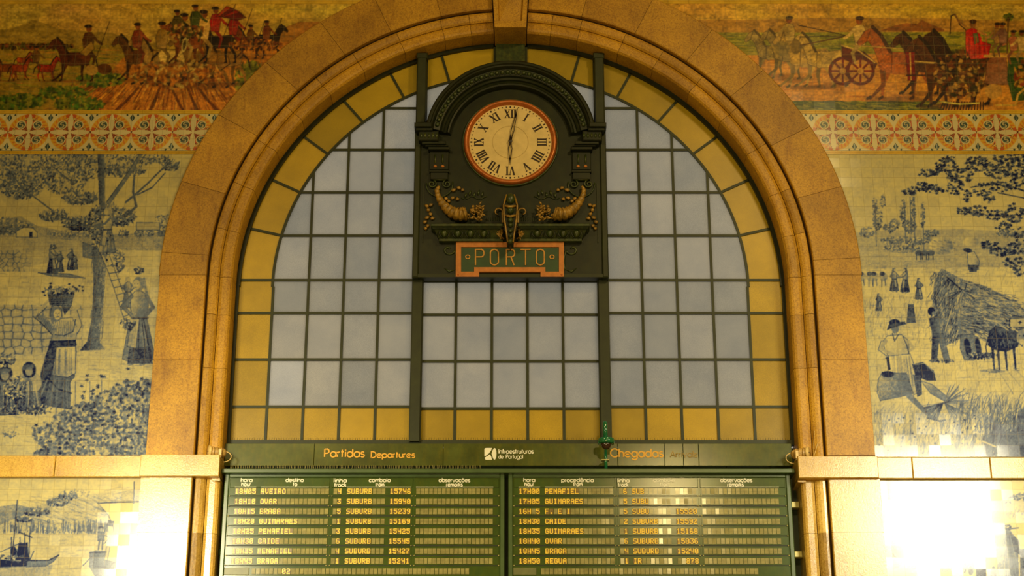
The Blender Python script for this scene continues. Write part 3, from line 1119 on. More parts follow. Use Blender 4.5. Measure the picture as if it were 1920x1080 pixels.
O_ = A(.5, .5, .5, 0, 360, 20)
GL = {
 'o': (1.0, [O_]), 'a': (1.02, [O_, [(1, 0), (1, 1)]]), 'b': (1.0, [O_, [(0, 0), (0, 1.5)]]), 'd': (1.02, [O_, [(1, 0), (1, 1.5)]]),
 'p': (1.0, [O_, [(0, 1), (0, -.45)]]), 'g': (1.02, [O_, [(1, 1), (1, -.1)] + A(.5, -.1, .5, 0, -150, 10, .4)]),
 'q': (1.0, [O_, [(1, 1), (1, -.45)]]),
 'c': (.85, [A(.5, .5, .5, 45, 315)]), 'e': (1.0, [[(0, .5), (1, .5)] + A(.5, .5, .5, 0, 315)]),
 'ç': (.85, [A(.5, .5, .5, 45, 315), [(.5, 0), (.5, -.18), (.62, -.28), (.45, -.4)]]),
 'õ': (1.0, [O_, [(.15, 1.2), (.35, 1.32), (.6, 1.2), (.85, 1.32)]]),
 'ê': (1.0, [[(0, .5), (1, .5)] + A(.5, .5, .5, 0, 315), [(.2, 1.2), (.5, 1.45), (.8, 1.2)]]),
 'f': (.45, [[(.2, 0), (.2, 1.2)] + A(.42, 1.2, .22, 180, 80, 6, .28), [(0, 1), (.45, 1)]]),
 'h': (.8, [[(0, 0), (0, 1.5)], [(0, .6)] + A(.4, .6, .4, 180, 0, 10) + [(.8, 0)]]),
 'n': (.8, [[(0, 0), (0, 1)], [(0, .6)] + A(.4, .6, .4, 180, 0, 10) + [(.8, 0)]]),
 'm': (1.3, [[(0, 0), (0, 1)], [(0, .65)] + A(.325, .65, .325, 180, 0, 8) + [(.65, 0)], [(.65, .65)] + A(.975, .65, .325, 180, 0, 8) + [(1.3, 0)]]),
 'r': (.42, [[(0, 0), (0, 1)], [(0, .6)] + A(.42, .55, .42, 180, 95, 6)]),
 'u': (.8, [[(0, 1), (0, .4)] + A(.4, .4, .4, 180, 360, 10) + [(.8, 1)], [(.8, 1), (.8, 0)]]),
 'i': (.12, [[(.06, 0), (.06, 1)], [(.06, 1.25), (.06, 1.42)]]), 'l': (.12, [[(.06, 0), (.06, 1.5)]]),
 't': (.5, [[(.2, 0), (.2, 1.4)], [(0, 1), (.48, 1)]]), 'v': (.85, [[(0, 1), (.42, 0), (.85, 1)]]),
 'k': (.7, [[(0, 0), (0, 1.5)], [(.62, 1), (.05, .45)], [(.2, .6), (.7, 0)]]),
 's': (.62, [A(.31, .74, .28, 30, 260, 10, .26) + A(.31, .26, .31, 80, -150, 10, .26)]),
 'P': (.85, [[(0, 0), (0, 1.5)], [(0, 1.5), (.42, 1.5)] + A(.42, 1.1, .4, 90, -90, 10) + [(0, .7)]]),
 'D': (1.1, [[(0, 0), (0, 1.5), (.35, 1.5)] + A(.35, .75, .75, 90, -90, 14) + [(0, 0)]]),
 'C': (1.3, [A(.75, .75, .75, 42, 318, 18)]), 'A': (1.2, [[(0, 0), (.6, 1.5), (1.2, 0)], [(.25, .5), (.95, .5)]]),
 'I': (.12, [[(.06, 0), (.06, 1.5)]]), ' ': (.5, []),
}


def text(mb, s, px0, px1, base, xh, Y, w, dy=0.004):
    """word between px0 and px1 whose baseline is at pixel row base; xh = x-height in pixels"""
    gap = .26
    tot = sum(GL[c][0] for c in s) + gap * (len(s) - 1)
    x0, zb = P(px0, base, Y); x1 = P(px1, base, Y)[0]
    hz = P(px0, base - xh, Y)[1] - zb
    kx = (x1 - x0) / tot
    x = 0
    for c in s:
        wd, pls = GL[c]
        for i, pl in enumerate(pls): mb.ribbon([(x0 + (x + a) * kx, zb + b * hz) for a, b in pl], w, Y - dy - .0007 * i, Y + .001 * (1 + i))
        x += wd + gap


# 5 x 7 characters of the split flaps
FONT = {
 '0': '01110 10001 10011 10101 11001 10001 01110', '1': '00100 01100 00100 00100 00100 00100 01110', '2': '01110 10001 00001 00110 01000 10000 11111',
 '3': '11111 00001 00010 00110 00001 10001 01110', '4': '10001 10001 10001 01111 00001 00001 00001', '5': '11111 10000 11110 00001 00001 10001 01110',
 '6': '01110 10000 10000 11110 10001 10001 01110', '7': '11111 00001 00010 00100 01000 01000 01000', '8': '01110 10001 10001 01110 10001 10001 01110',
 '9': '01110 10001 10001 01111 00001 00001 01110', 'A': '01110 10001 10001 11111 10001 10001 10001', 'B': '11110 10001 10001 11110 10001 10001 11110',
 'C': '01110 10001 10000 10000 10000 10001 01110', 'D': '11110 10001 10001 10001 10001 10001 11110', 'E': '11111 10000 10000 11110 10000 10000 11111',
 'F': '11111 10000 10000 11110 10000 10000 10000', 'G': '01110 10001 10000 10111 10001 10001 01110', 'H': '10001 10001 10001 11111 10001 10001 10001',
 'I': '01110 00100 00100 00100 00100 00100 01110', 'L': '10000 10000 10000 10000 10000 10000 11111', 'M': '10001 11011 10101 10101 10001 10001 10001',
 'N': '10001 11001 10101 10101 10011 10001 10001', 'O': '01110 10001 10001 10001 10001 10001 01110', 'P': '11110 10001 10001 11110 10000 10000 10000',
 'R': '11110 10001 10001 11110 10100 10010 10001', 'S': '01111 10000 10000 01110 00001 00001 11110', 'U': '10001 10001 10001 10001 10001 10001 01110',
 'V': '10001 10001 10001 10001 10001 01010 00100', '.': '00000 00000 00000 00000 00000 00110 00110',
}

YB = 0.12                         # front of the two boards
frnd = random.Random(5)


def chars(mb, s, x0, pitch, z0, z1, Y):
    w = pitch * .80; h = (z1 - z0) * .92
    for i, c in enumerate(s):
        if c == ' ': continue
        rows = FONT[c].split()
        xx = x0 + i * pitch + pitch * .07; zz = z0 + (z1 - z0) * .04
        cw, chh = w / 5, h / 7
        for r, row in enumerate(rows):
            k = 0
            while k < 5:
                if row[k] == '1':
                    e = k
                    while e < 5 and row[e] == '1': e += 1
                    mb.box(xx + k * cw - cw * .12, xx + e * cw + cw * .12, Y - .0015 - .0002 * r, Y, zz + (6 - r) * chh - chh * .08, zz + (7 - r) * chh + chh * .08)
                    k = e
                else: k += 1


def field(row, name, pxa, n, pz0, pz1, txt='', plate=None):
    """one window of n flaps starting at pixel pxa (measured on the first line)"""
    x0 = XY(pxa, 921, YB) if plate is None else plate
    z0, z1 = pz0, pz1
    pitch = PITCH
    mb = MB()
    my = MB()
    for i in range(n):
        ch = txt[i] if i < len(txt) else ' '
        mb.t = frnd.random()
        a, b = x0 + i * pitch + .004, x0 + (i + 1) * pitch - .003
        zz0 = z0 + frnd.uniform(-.0015, .0015)
        tgt = my if ch != ' ' else mb
        tilt = frnd.uniform(-.0013, .0013); t2 = frnd.uniform(-.0007, .0007)
        y = YB - .008
        # two flap halves, each at its own slight tilt
        zm = (zz0 + z1) / 2
        tgt.add([(a, y + tilt, zz0), (b, y + tilt + t2, zz0), (b, y + t2, zm - .0004), (a, y, zm - .0004), (a, y, zm + .0004), (b, y + t2, zm + .0004), (b, y - tilt + t2, z1), (a, y - tilt, z1)],
                [(0, 1, 2, 3), (4, 5, 6, 7)])
    if mb.v: o = mb.build('blank_flaps', FLAP, row, fix=False)
    if my.v: my.build('lettered_flaps', FLAPBROWN, row, fix=False)
    if txt.strip():
        mc = MB(); chars(mc, txt, x0, pitch, z0, z1, YB - .0105)
        mc.build('flap_characters', FLAPY, row)


PITCH = 8.03 * (XY(1457, 921, YB) - XY(957, 921, YB)) / 500


def board(name, label, px0, px1, f, rows, heads, plate, lastn):
    """f: pixel starts of the six fields on the first line"""
    x0, x1 = XY(px0, 900, YB - .02), XY(px1, 900, YB - .02)
    zt, zbm = ZY(889, YB), ZY(1096, YB)
    root = empty(name, ((x0 + x1) / 2, YB + .1, zbm))
    tag(root, label, 'departure board', None)
    mb = MB()
    mb.bbox(x0, x1, YB, YB + .24, zbm, zt, .01)
    mb.build('cabinet', BOARDGREEN, root)
    mb = MB()
    for a, b in ((x0, x0 + .055), (x1 - .055, x1)):
        mb.bbox(a, b, YB - .022, YB + .01, zbm, zt, .008)
    mb.bbox(x0 + .056, x1 - .056, YB - .021, YB + .009, zt - .045, zt - .001, .008)
    mb.bbox(x0 + .056, x1 - .056, YB - .021, YB + .009, zbm + .001, zbm + .05, .008)
    mb.build('outer_frame', BOARDEDGE, root)
    hd = empty('heading_strip', (0, 0, 0)); hd.parent = root
    hd.matrix_parent_inverse = Matrix.Translation(-Vector(root.location))
    mb = MB()
    dv = [XY(f[2] - 5, 921, YB), XY(f[5] - 4, 921, YB)]
    edges = [x0 + .07, dv[0] - .012, dv[0] + .012, dv[1] - .012, dv[1] + .012, x1 - .07]
    za, zb_ = ZY(914.6, YB), ZY(897, YB)
    for k in range(3): mb.bbox(edges[2 * k], edges[2 * k + 1], YB - .012, YB + .005, za, zb_, .004)
    mb.build('heading_panel', BOARDGREEN, hd)
    for s, a, b, base, xh in heads:
        mb = MB(); text(mb, s, a, b, base, xh, YB - .012, .0098)
        mb.build('heading_word', WHITE, hd)
    mb = MB()
    for a, b in ((f[0], f[0] + 40), (f[1] + 1, f[1] + 128), (f[3], f[4] + 40), (f[5], f[5] + 145)):
        mb.box(XY(a, 913.4, YB), XY(b, 913.4, YB), YB - .0155, YB - .011, ZY(914.0, YB), ZY(912.8, YB))
    mb.build('underline', WHITE, hd)
    for r, tx in enumerate(rows):
        yc = 921.8 + 18.62 * r
        z0, z1 = ZY(yc + 5.3, YB), ZY(yc - 5.3, YB)
        zs = ZY(yc + 9.0, YB)
        row = empty('display_row', (0, 0, 0)); row.parent = root
        row.matrix_parent_inverse = Matrix.Translation(-Vector(root.location))
        mb = MB()
        for k in range(3):
            mb.bbox(edges[2 * k], edges[2 * k + 1], YB - .003, YB + .005, zs + .012, ZY(yc - 8.6, YB) - .004, .002)
        mb.build('row_panel', BOARDGREEN, row)
        mb = MB()
        mb.box(edges[0], edges[5], YB - .0035, YB + .004, zs - .001, zs + .009)
        mb.build('row_gap', BOARDDARK, row)
        mb = MB()
        for x in (edges[0], dv[0] - .02, dv[0] + .02, dv[1] - .02, dv[1] + .02, edges[5]):
            mb.ell((x, YB - .008, zs + .004), (.009, .006, .009), 7, 4)
        mb.build('screw', SPIKE, row)
        for (nm, n), px, t_ in zip((('time', 5), ('place', 16), ('track', 2), ('kind', 9), ('number', 5), ('remark', 18)), f, tx):
            field(row, nm, px, n, z0, z1, t_)
    # long last line
    yc = 921.8 + 18.62 * 8 + .6
    row = empty('display_row', (0, 0, 0)); row.parent = root
    row.matrix_parent_inverse = Matrix.Translation(-Vector(root.location))
    mb = MB(); mb.bbox(x0 + .06, XY(plate[1] - 1, yc, YB), YB - .012, YB + .005, ZY(yc + 7, YB), ZY(yc - 7, YB), .004)
    tag(mb.build('plain_plate', m_paint('dull_green_plate', (.13, .13, .035), .4), row), 'dull blank plate')
    s = lastn[1]
    field(row, 'message', 0, lastn[0], ZY(yc + 5.5, YB), ZY(yc - 5.5, YB), s, XY(lastn[2], yc, YB))
    return root


LROWS = [
 ('18H05', 'AVEIRO', ' 4', 'SUBURB', '15746', ''), ('18H10', 'OVAR', ' 3', 'SUBURB', '15940', ''),
 ('18H15', 'BRAGA', ' 5', 'SUBURB', '15239', ''), ('18H20', 'GUIMARAES', ' 1', 'SUBURB', '15169', ''),
 ('18H25', 'PENAFIEL', ' 3', 'SUBURB', '15425', ''), ('18H30', 'CAIDE', ' 6', 'SUBURB', '15545', ''),
 ('18H35', 'PENAFIEL', ' 4', 'SUBURB', '15427', ''), ('18H45', 'BRAGA', ' 1', 'SUBURB', '15241', '')]
RROWS = [
 ('17H00', 'PENAFIEL', ' 6', 'SUB', '', ''), ('17H05', 'GUIMARAES', ' 5', 'SUBU', '', ''),
 ('16H 5', 'F. E I', ' 5', 'SUBU', '15520', ''), ('18H30', 'CAIDE', ' 2', 'SUBURB', '15592', ''),
 ('18H35', 'GUIMARAES', ' 1', 'SUBURB', '15168', ''), ('18H40', 'OVAR', ' 6', 'SUBURB', '15836', ''),
 ('18H45', 'BRAGA', ' 4', 'SUBURB', '15240', ''), ('18H50', 'REGUA', ' 1', 'IR', '  878', '')]
board('departure_board', 'green split-flap board on the left, headed hora destino linha comboio, first line AVEIRO', 421, 946,
      (440.8, 488.8, 625, 650.5, 731, 780), LROWS,
      [('hora', 452, 473, 903.6, 4.7), ('hour', 453, 470, 911, 4.1), ('destino', 536, 569, 903.6, 4.7), ('to', 549, 557, 911, 4.1),
       ('linha', 626, 650, 904.3, 4.7), ('track', 627, 649, 912.2, 4.1), ('comboio', 692, 732, 903.8, 4.7), ('train', 704, 720, 911.4, 4.1),
       ('observações', 823, 881, 903.8, 4.7), ('remarks', 837, 867, 911.6, 4.1)], (424, 468), (50, ' ' * 7 + '02', 471.5))
board('arrival_board', 'green split-flap board on the right, headed hora procedência, first line PENAFIEL', 953, 1482,
      (972.3, 1021.3, 1160, 1184, 1265.5, 1315), RROWS,
      [('hora', 982, 1003, 903.6, 4.7), ('hour', 984, 1001, 911, 4.1), ('procedência', 1053, 1113, 903.8, 4.7), ('from', 1075, 1092, 911, 4.1),
       ('linha', 1158, 1180, 904.3, 4.7), ('track', 1159, 1178, 912, 4.1), ('comboio', 1225, 1265, 903.8, 4.7), ('train', 1237, 1254, 911.4, 4.1),
       ('observações', 1351, 1410, 903.8, 4.7), ('remarks', 1364, 1394, 911.6, 4.1)], (964, 1007), (50, '', 1013.5))

# cornice above the boards
mb = MB()
z0, z1 = ZY(886.5, 0.02), ZY(878.5, 0.02)
mb.bbox(XY(415.5, 882, .02), XY(1490, 882, .02), 0.02, 0.34, z0, z1, .006)
cor = mb.build('cornice', BOARDEDGE)
tag(cor, 'long green metal ledge running over both split-flap boards', 'ledge')
# fixing blocks between boards and jambs
for px0, px1, py, where in ((402, 417, 944, 'upper of two beside the left board'), (399, 413, 1035, 'lower of two beside the left board'),
                     (1487, 1500, 946, 'upper of two beside the right board'), (1490, 1503, 1039, 'lower of two beside the right board')):
    mb = MB()
    xa, xb = XY(px0, py, .20), XY(px1, py, .20)
    xa, xb = (max(xa, -3.574), xb) if xa < 0 else (xa - .02, min(xb + .03, 3.574))
    mb.bbox(xa, xb, .20, .31, ZY(py + 6, .2), ZY(py - 6, .2), .008)
    tag(mb.build('fixing_block', SPIKE if px0 > 900 else BOARDEDGE), 'small square metal fixing block, ' + where, 'bracket', 'fixing blocks beside the boards')

# fascia with titles
YF = 0.20
fas = empty('sign_fascia', (0, YF, ZY(872, YF)))
tag(fas, 'long green sign strip under the window reading Partidas Departures and Chegadas Arrivals', 'sign')
edges = [421, 589, 831, 1158, 1246, 1281, 1310, 1485]
z0, z1 = ZY(873, YF), ZY(831.5, YF)
for a, b in zip(edges[:-1], edges[1:]):
    mb = MB(); mb.t = frnd.random()
    mb.bbox(XY(a, 850, YF) + .002, XY(b, 850, YF) - .002, YF + frnd.uniform(0, .004), YF + .10, z0, z1, .003)
    mb.build('sign_panel', FASCIA, fas)
mb = MB(); text(mb, 'Partidas', 608.5, 683, 857, 9.8, YF, .0165); mb.build('title_lettering', YELLOWTXT, fas)
mb = MB(); text(mb, 'Departures', 696, 777.5, 858.3, 7.4, YF, .0145); mb.build('title_lettering', YELLOWTXT, fas)
mb = MB(); text(mb, 'Chegadas', 1145, 1243, 857, 10.2, YF, .0165); mb.build('title_lettering', YELLOWTXT, fas)
mb = MB(); text(mb, 'Arrivals', 1257, 1307, 857, 7.2, YF, .013); tag(mb.build('title_lettering', DULLTXT, fas), 'faded brownish lettering')
mb = MB(); text(mb, 'Infraestruturas', 935, 1000, 850.4, 5.4, YF, .0095); mb.build('company_lettering', WHITE, fas)
mb = MB(); text(mb, 'de', 935, 943.5, 860, 4.9, YF, .0075); text(mb, 'Portugal', 949, 980.5, 860, 4.9, YF, .0075); mb.build('company_lettering', WHITE, fas)
mb = MB()


def lg(pts): mb.prism([P(a, b, YF) for a, b in pts], YF - .003, YF + .002)


lg([(908.3, 842), (909.5, 840.4), (911.5, 840), (922.3, 840), (920.6, 845), (917, 850), (912.5, 853.8), (908.3, 856)])
lg([(908.8, 858), (914, 855.2), (918, 852), (921, 855.5), (922.3, 862), (912, 862.3), (909.6, 861.5)])
lg([(926.5, 840), (929, 841), (930.4, 845), (930.9, 851), (930.4, 857), (929, 861), (926.8, 862.2), (924.4, 859.5), (922.8, 853.5), (921.6, 851), (923.3, 845)])
mb.build('logo', WHITE, fas)

# pigeon spikes on the cornice and the thin rail above them
mb = MB()
YS = .16
zs0 = cor and ZY(878.5, 0.02)
for k in range(150):
    px = 432 + k * 3.15 + frnd.uniform(-.5, .5)
    x = XY(px, 876, YS)
    mb.tube([(x, YS, zs0), (x + frnd.uniform(-.01, .01), YS - .02, zs0 + .075)], [.0022, .0018], 4)
mb.box(XY(431, 876, YS), XY(905, 876, YS), YS - .006, YS + .006, zs0 + .012, zs0 + .018)
tag(mb.build('pigeon_spikes', SPIKE), 'row of fine steel pigeon spikes on the green ledge above the left board', 'bird spikes')
mb = MB()
zw = ZS + .012
for k in range(230):
    x = XY(432 + k * 4.6, 829, WY)
    mb.tube([(x, WY - .04, zw), (x + frnd.uniform(-.01, .01), WY - .05, zw + .035)], [.0018, .0012], 4)
mb.box(-3.5, 3.5, WY - .045, WY - .035, zw, zw + .004)
tag(mb.build('pigeon_spikes', IRON_BAR), 'row of fine dark pigeon spikes along the window sill above the sign strip', 'bird spikes')

# dome camera on its pole
dc = empty('dome_camera', (XY(1135.5, 880, .10), .10, zs0))
tag(dc, 'smoked dome camera under a green disc on a short pole before the right mullion', 'security camera')
xq = XY(1135.5, 850, .10)
ypole = .08
mb = MB(); mb.tube([(xq, ypole, zs0), (xq, ypole, ZY(838, .08))], .020, 12); mb.build('pole', PIPE, dc)
mb = MB(); mb.box(xq - .055, xq + .04, ypole - .026, ypole + .05, ZY(864, .08), ZY(862, .08)); mb.build('clamp', SPIKE, dc)
yc_ = -.06
mb = MB()
mb.tube([(xq - .006, yc_, ZY(824, yc_)), (xq - .008, yc_, ZY(796, yc_)), (xq - .008, yc_ + .015, ZY(792, yc_)), (xq - .008, yc_ + .05, ZY(790, yc_))], [.030, .030, .028, .020], 14)
mb.tube([(xq - .006, yc_ + .04, ZY(812, yc_)), (xq - .004, ypole, ZY(820, .08)), (xq, ypole, ZY(840, .08))], .018, 8)
mb.build('neck', PIPE, dc)
zr = ZY(826, yc_)
mb = MB()
pts = []
for z, r in ((zr - .045, .098), (zr - .040, .104), (zr + .010, .104), (zr + .022, .098), (zr + .030, .06), (zr + .032, .02)):
    pts.append(((xq, yc_, z), r))
mb.tube([p for p, r in pts], [r for p, r in pts], 28)
mb.build('disc', PIPE, dc)
mb = MB()
mb.ell((xq, yc_, zr - .045), (.066, .066, .070), 20, 12)
mb.build('dome', SMOKED, dc)

# small round floodlights lying on the imposts
for s in (-1, 1):
    px = 390.5 if s < 0 else 1516.5
    Yl = -0.08
    zc_ = ZY(846 if s < 0 else 848.5, Yl)
    x = XY(px, 846, Yl)
    root = empty('spotlight', (x, Yl, zc_ - .075))
    tag(root, 'small tan cylinder spotlight lying on the %s stone impost, beside the sign strip' % ('left' if s < 0 else 'right'), 'spotlight', 'spotlights on the imposts')
    ax = Vector((-s * 1.0, 0.55, 0.0)).normalized()
    c0 = Vector((x, Yl, zc_)); 
    mb = MB(); mb.tube([c0, c0 + ax * .022, c0 + ax * .03], [.072, .072, .062], 24)
    mb.build('front_ring', TAN, root)
    mb = MB(); mb.tube([c0 + ax * .02, c0 + ax * .19, c0 + ax * .22], [.060, .060, .045], 20)
    for k in range(3): mb.tube([c0 + ax * (.05 + .05 * k), c0 + ax * (.06 + .05 * k)], .068, 20)
    mb.build('housing', m_paint('tan_housing', (.45, .27, .07), .45, .5, .4, 30), root)
    mb = MB(); mb.ell(c0 - ax * .002, (.008, .008, .008), 8, 6); mb.build('lamp_screw', BLACKTXT, root)
    mb = MB()
    bx = c0 + ax * .17
    mb.box(bx[0] - .018, bx[0] + .018, bx[1] - .10, bx[1] - .08, zc_ - .09, zc_ + .02)
    mb.box(bx[0] - .018, bx[0] + .018, bx[1] - .10, bx[1] + .02, zc_ - .092, zc_ - .082)
    mb.build('stirrup', TAN, root)
    mb = MB()
    e = c0 + ax * .2
    pts = [e + Vector((-s * .10 * math.sin(t) * 1.0, -.02, -.09 - .07 * math.cos(t) + .04)) for t in [k * .45 for k in range(9)]]
    mb.tube(pts, .006, 6)
    mb.build('cable', TAN, root)
mb = MB()
for dx in (0, .05):
    mb.tube([(XY(1527, 808, -.02) + dx * .5, -.02, ZY(808, -.02)), (XY(1526, 830, -.02) + dx, -.02, ZY(830, -.02)), (XY(1525, 858, -.02), -.05, ZY(857, -.05))], .005, 5)
tag(mb.build('cable', TAN), 'thin pale cable hanging down the stone moulding above the right impost', 'cable')

# ------------------------------------------------------------------ painted tile walls
# a small brush kit: every painting is laid out in picture rows and columns, then fixed to the flat wall mesh as a colour attribute
R = np.random.RandomState(4)


def up(a, h, w):
    H, W = a.shape
    yi = np.linspace(0, H - 1.001, h); xi = np.linspace(0, W - 1.001, w)
    y0 = yi.astype(int); x0 = xi.astype(int)
    fy = (yi - y0)[:, None]; fx = (xi - x0)[None]
    fy = fy * fy * (3 - 2 * fy); fx = fx * fx * (3 - 2 * fx)
    return (a[y0][:, x0] * (1 - fy) * (1 - fx) + a[y0 + 1][:, x0] * fy * (1 - fx) + a[y0][:, x0 + 1] * (1 - fy) * fx + a[y0 + 1][:, x0 + 1] * fy * fx)


def fbm(h, w, cell, oct_=4, sx=1.0):
    out = np.zeros((h, w)); amp = 1; tot = 0
    for o in range(oct_):
        gh = max(2, int(h / cell) + 2); gw = max(2, int(w / cell / sx) + 2)
        out += amp * up(R.rand(gh, gw), h, w); tot += amp
        amp *= .55; cell = max(1.2, cell / 2)
    return out / tot


class Pic:
    """raster covering picture columns x0..x1 and rows y0..y1, channels n (1 = ink, 3 = colour)"""
    def __init__(s, x0, y0, x1, y1, base):
        s.x0, s.y0 = x0, y0
        s.w, s.h = int(x1 - x0), int(y1 - y0)
        base = np.array(base, float).reshape(-1)
        s.c = np.tile(base, (s.h, s.w, 1))
        s.n = len(base)

    def win(s, x0, y0, x1, y1):
        a = max(0, int(x0 - s.x0)); b = min(s.w, int(x1 - s.x0) + 2)
        c = max(0, int(y0 - s.y0)); d = min(s.h, int(y1 - s.y0) + 2)
        if a >= b or c >= d: return None
        yy, xx = np.mgrid[c:d, a:b]
        return (slice(c, d), slice(a, b)), xx + s.x0 + .5, yy + s.y0 + .5

    def mix(s, sl, val, al):
        v = np.array(val, float)
        if v.ndim <= 1: v = v.reshape(1, 1, -1)
        s.c[sl] = s.c[sl] * (1 - al[..., None]) + v * al[..., None]

    def poly(s, pts, val, al=1.0, noise=0.0, shade=None, edge=True):
        pts = np.array(pts, float)
        r = s.win(pts[:, 0].min() - 1, pts[:, 1].min() - 1, pts[:, 0].max() + 1, pts[:, 1].max() + 1)
        if r is None: return
        sl, X, Y = r
        acc = np.zeros(X.shape)
        for ox, oy in ((-.25, -.25), (.25, .25), (.25, -.25), (-.25, .25)):
            ins = np.zeros(X.shape, bool)
            n = len(pts)
            for i in range(n):
                xa, ya = pts[i]; xb, yb = pts[(i + 1) % n]
                if ya == yb: continue
                cnd = ((ya > Y + oy) != (yb > Y + oy))
                ins ^= cnd & (X + ox < (xb - xa) * (Y + oy - ya) / (yb - ya) + xa)
            acc += ins
        acc /= 4
        v = np.broadcast_to(np.array(val, float).reshape(1, 1, -1), X.shape + (s.n,)).copy()
        if shade:     # (x gradient, y gradient) of the tone over the shape
            u = (X - pts[:, 0].min()) / max(1, np.ptp(pts[:, 0])) - .5; w = (Y - pts[:, 1].min()) / max(1, np.ptp(pts[:, 1])) - .5
            v += (shade[0] * u + shade[1] * w)[..., None]
        if noise: v += (noise * (R.rand(*X.shape) - .5))[..., None]
        s.mix(sl, v, acc * al)
        big = max(np.ptp(pts[:, 0]), np.ptp(pts[:, 1]))
        if edge and 7 < big < (150 if s.n == 1 else 75):
            # thin painted contour
            q_ = [tuple(p_) for p_ in pts] + [tuple(pts[0])]
            s.line(q_, 1.1, .92 if s.n == 1 else (.035, .014, .004), .62)

    def line(s, pts, w, val, al=1.0, w1=None):
        w1 = w if w1 is None else w1
        n = len(pts) - 1
        for i in range(n):
            (xa, ya), (xb, yb) = pts[i], pts[i + 1]
            wa = w + (w1 - w) * i / n; wb = w + (w1 - w) * (i + 1) / n
            m_ = max(wa, wb) + 1
            r = s.win(min(xa, xb) - m_, min(ya, yb) - m_, max(xa, xb) + m_, max(ya, yb) + m_)
            if r is None: continue
            sl, X, Y = r
            dx, dy = xb - xa, yb - ya
            L = dx * dx + dy * dy + 1e-9
            t = np.clip(((X - xa) * dx + (Y - ya) * dy) / L, 0, 1)
            d = np.hypot(X - xa - t * dx, Y - ya - t * dy)
            ww = (wa + (wb - wa) * t) / 2
            s.mix(sl, val, np.clip(ww + .5 - d, 0, 1) * al * np.minimum(1, ww * 2 + .25))

    def ell(s, cx, cy, rx, ry, val, al=1.0, ang=0.0, soft=1.0, shade=0.0):
        m_ = max(rx, ry) + 2
        r = s.win(cx - m_, cy - m_, cx + m_, cy + m_)
        if r is None: return
        sl, X, Y = r
        c, sn = math.cos(ang), math.sin(ang)
        u = ((X - cx) * c + (Y - cy) * sn) / rx; v = (-(X - cx) * sn + (Y - cy) * c) / ry
        d = np.hypot(u, v)
        a = np.clip((1 - d) * min(rx, ry) / soft + .5, 0, 1) * al
        vv = np.broadcast_to(np.array(val, float).reshape(1, 1, -1), X.shape + (s.n,))
        if shade: vv = vv + (shade * u)[..., None]
        s.mix(sl, vv, a)

    def star(s, x, y, r, val, al=1.0, k=5):
        a0 = R.rand() * 6.28
        pts = []
        for i in range(2 * k):
            rr = r if i % 2 == 0 else r * .42
            pts.append((x + rr * math.cos(a0 + i * math.pi / k) * 1.15, y + rr * .8 * math.sin(a0 + i * math.pi / k)))
        s.poly(pts, val, al, edge=False)

    def leaves(s, cx, cy, rx, ry, n, r, lo, hi, al=.85):
        for i in range(n):
            a = R.rand() * 6.283; q_ = math.sqrt(R.rand())
            t = lo + (hi - lo) * R.rand()
            x = cx + rx * q_ * math.cos(a); y = cy + ry * q_ * math.sin(a)
            # leaves facing the light stay pale, the ones behind are dark
            t = t + .28 * ((y - cy) / max(ry, 1)) * R.rand() - (.45 if R.rand() < .22 else 0)
            rr = r * .72
            s.ell(x, y, rr * (.6 + .8 * R.rand()), rr * (.35 + .4 * R.rand()), max(.04, min(1, t)), min(1, al + .15), R.rand() * 3.14, .8)

    def grass(s, x0, y0, x1, y1, n, L, lo, hi, lean=.3, w=.8, al=.7):
        for i in range(n):
            x = x0 + (x1 - x0) * R.rand(); y = y0 + (y1 - y0) * R.rand()
            l = L * (.5 + R.rand()); b = lean * (R.rand() * 2 - .6) * l
            s.line([(x, y), (x + b * .3, y - l * .6), (x + b, y - l)], w, lo + (hi - lo) * R.rand(), al, .4)

    def strokes(s, x0, y0, x1, y1, n, L, lo, hi, w=.9, al=.5, slope=0.0):
        for i in range(n):
            x = x0 + (x1 - x0) * R.rand(); y = y0 + (y1 - y0) * R.rand()
            l = L * (.4 + R.rand())
            s.line([(x, y), (x + l, y + slope * l + (R.rand() - .5) * 2)], w, lo + (hi - lo) * R.rand(), al)


def tex(p, y0, y1, cell, amp, sx=1.0, x0=None, x1=None):
    a = 0 if x0 is None else max(0, int(x0 - p.x0)); b = p.w if x1 is None else min(p.w, int(x1 - p.x0))
    c = max(0, int(y0 - p.y0)); d = min(p.h, int(y1 - p.y0))
    p.c[c:d, a:b] += (amp * (fbm(d - c, b - a, cell, 4, sx) - .5) * 2)[..., None]


# blue painting: ink 0 = bare cream glaze, 1 = darkest cobalt
CREAM = np.array((0.62, 0.52, 0.22)); MIDB = np.array((0.130, 0.160, 0.210)); NAVY = np.array((0.008, 0.014, 0.065))


def blue(ink):
    t = np.clip(ink * 1.20 - .02, 0, 1)[..., :1]
    lo = CREAM * (1 - np.clip(t * 2, 0, 1)) + MIDB * np.clip(t * 2, 0, 1)
    u = np.clip(t * 2 - 1, 0, 1)
    return np.where(t < .5, lo, MIDB * (1 - u) + NAVY * u)


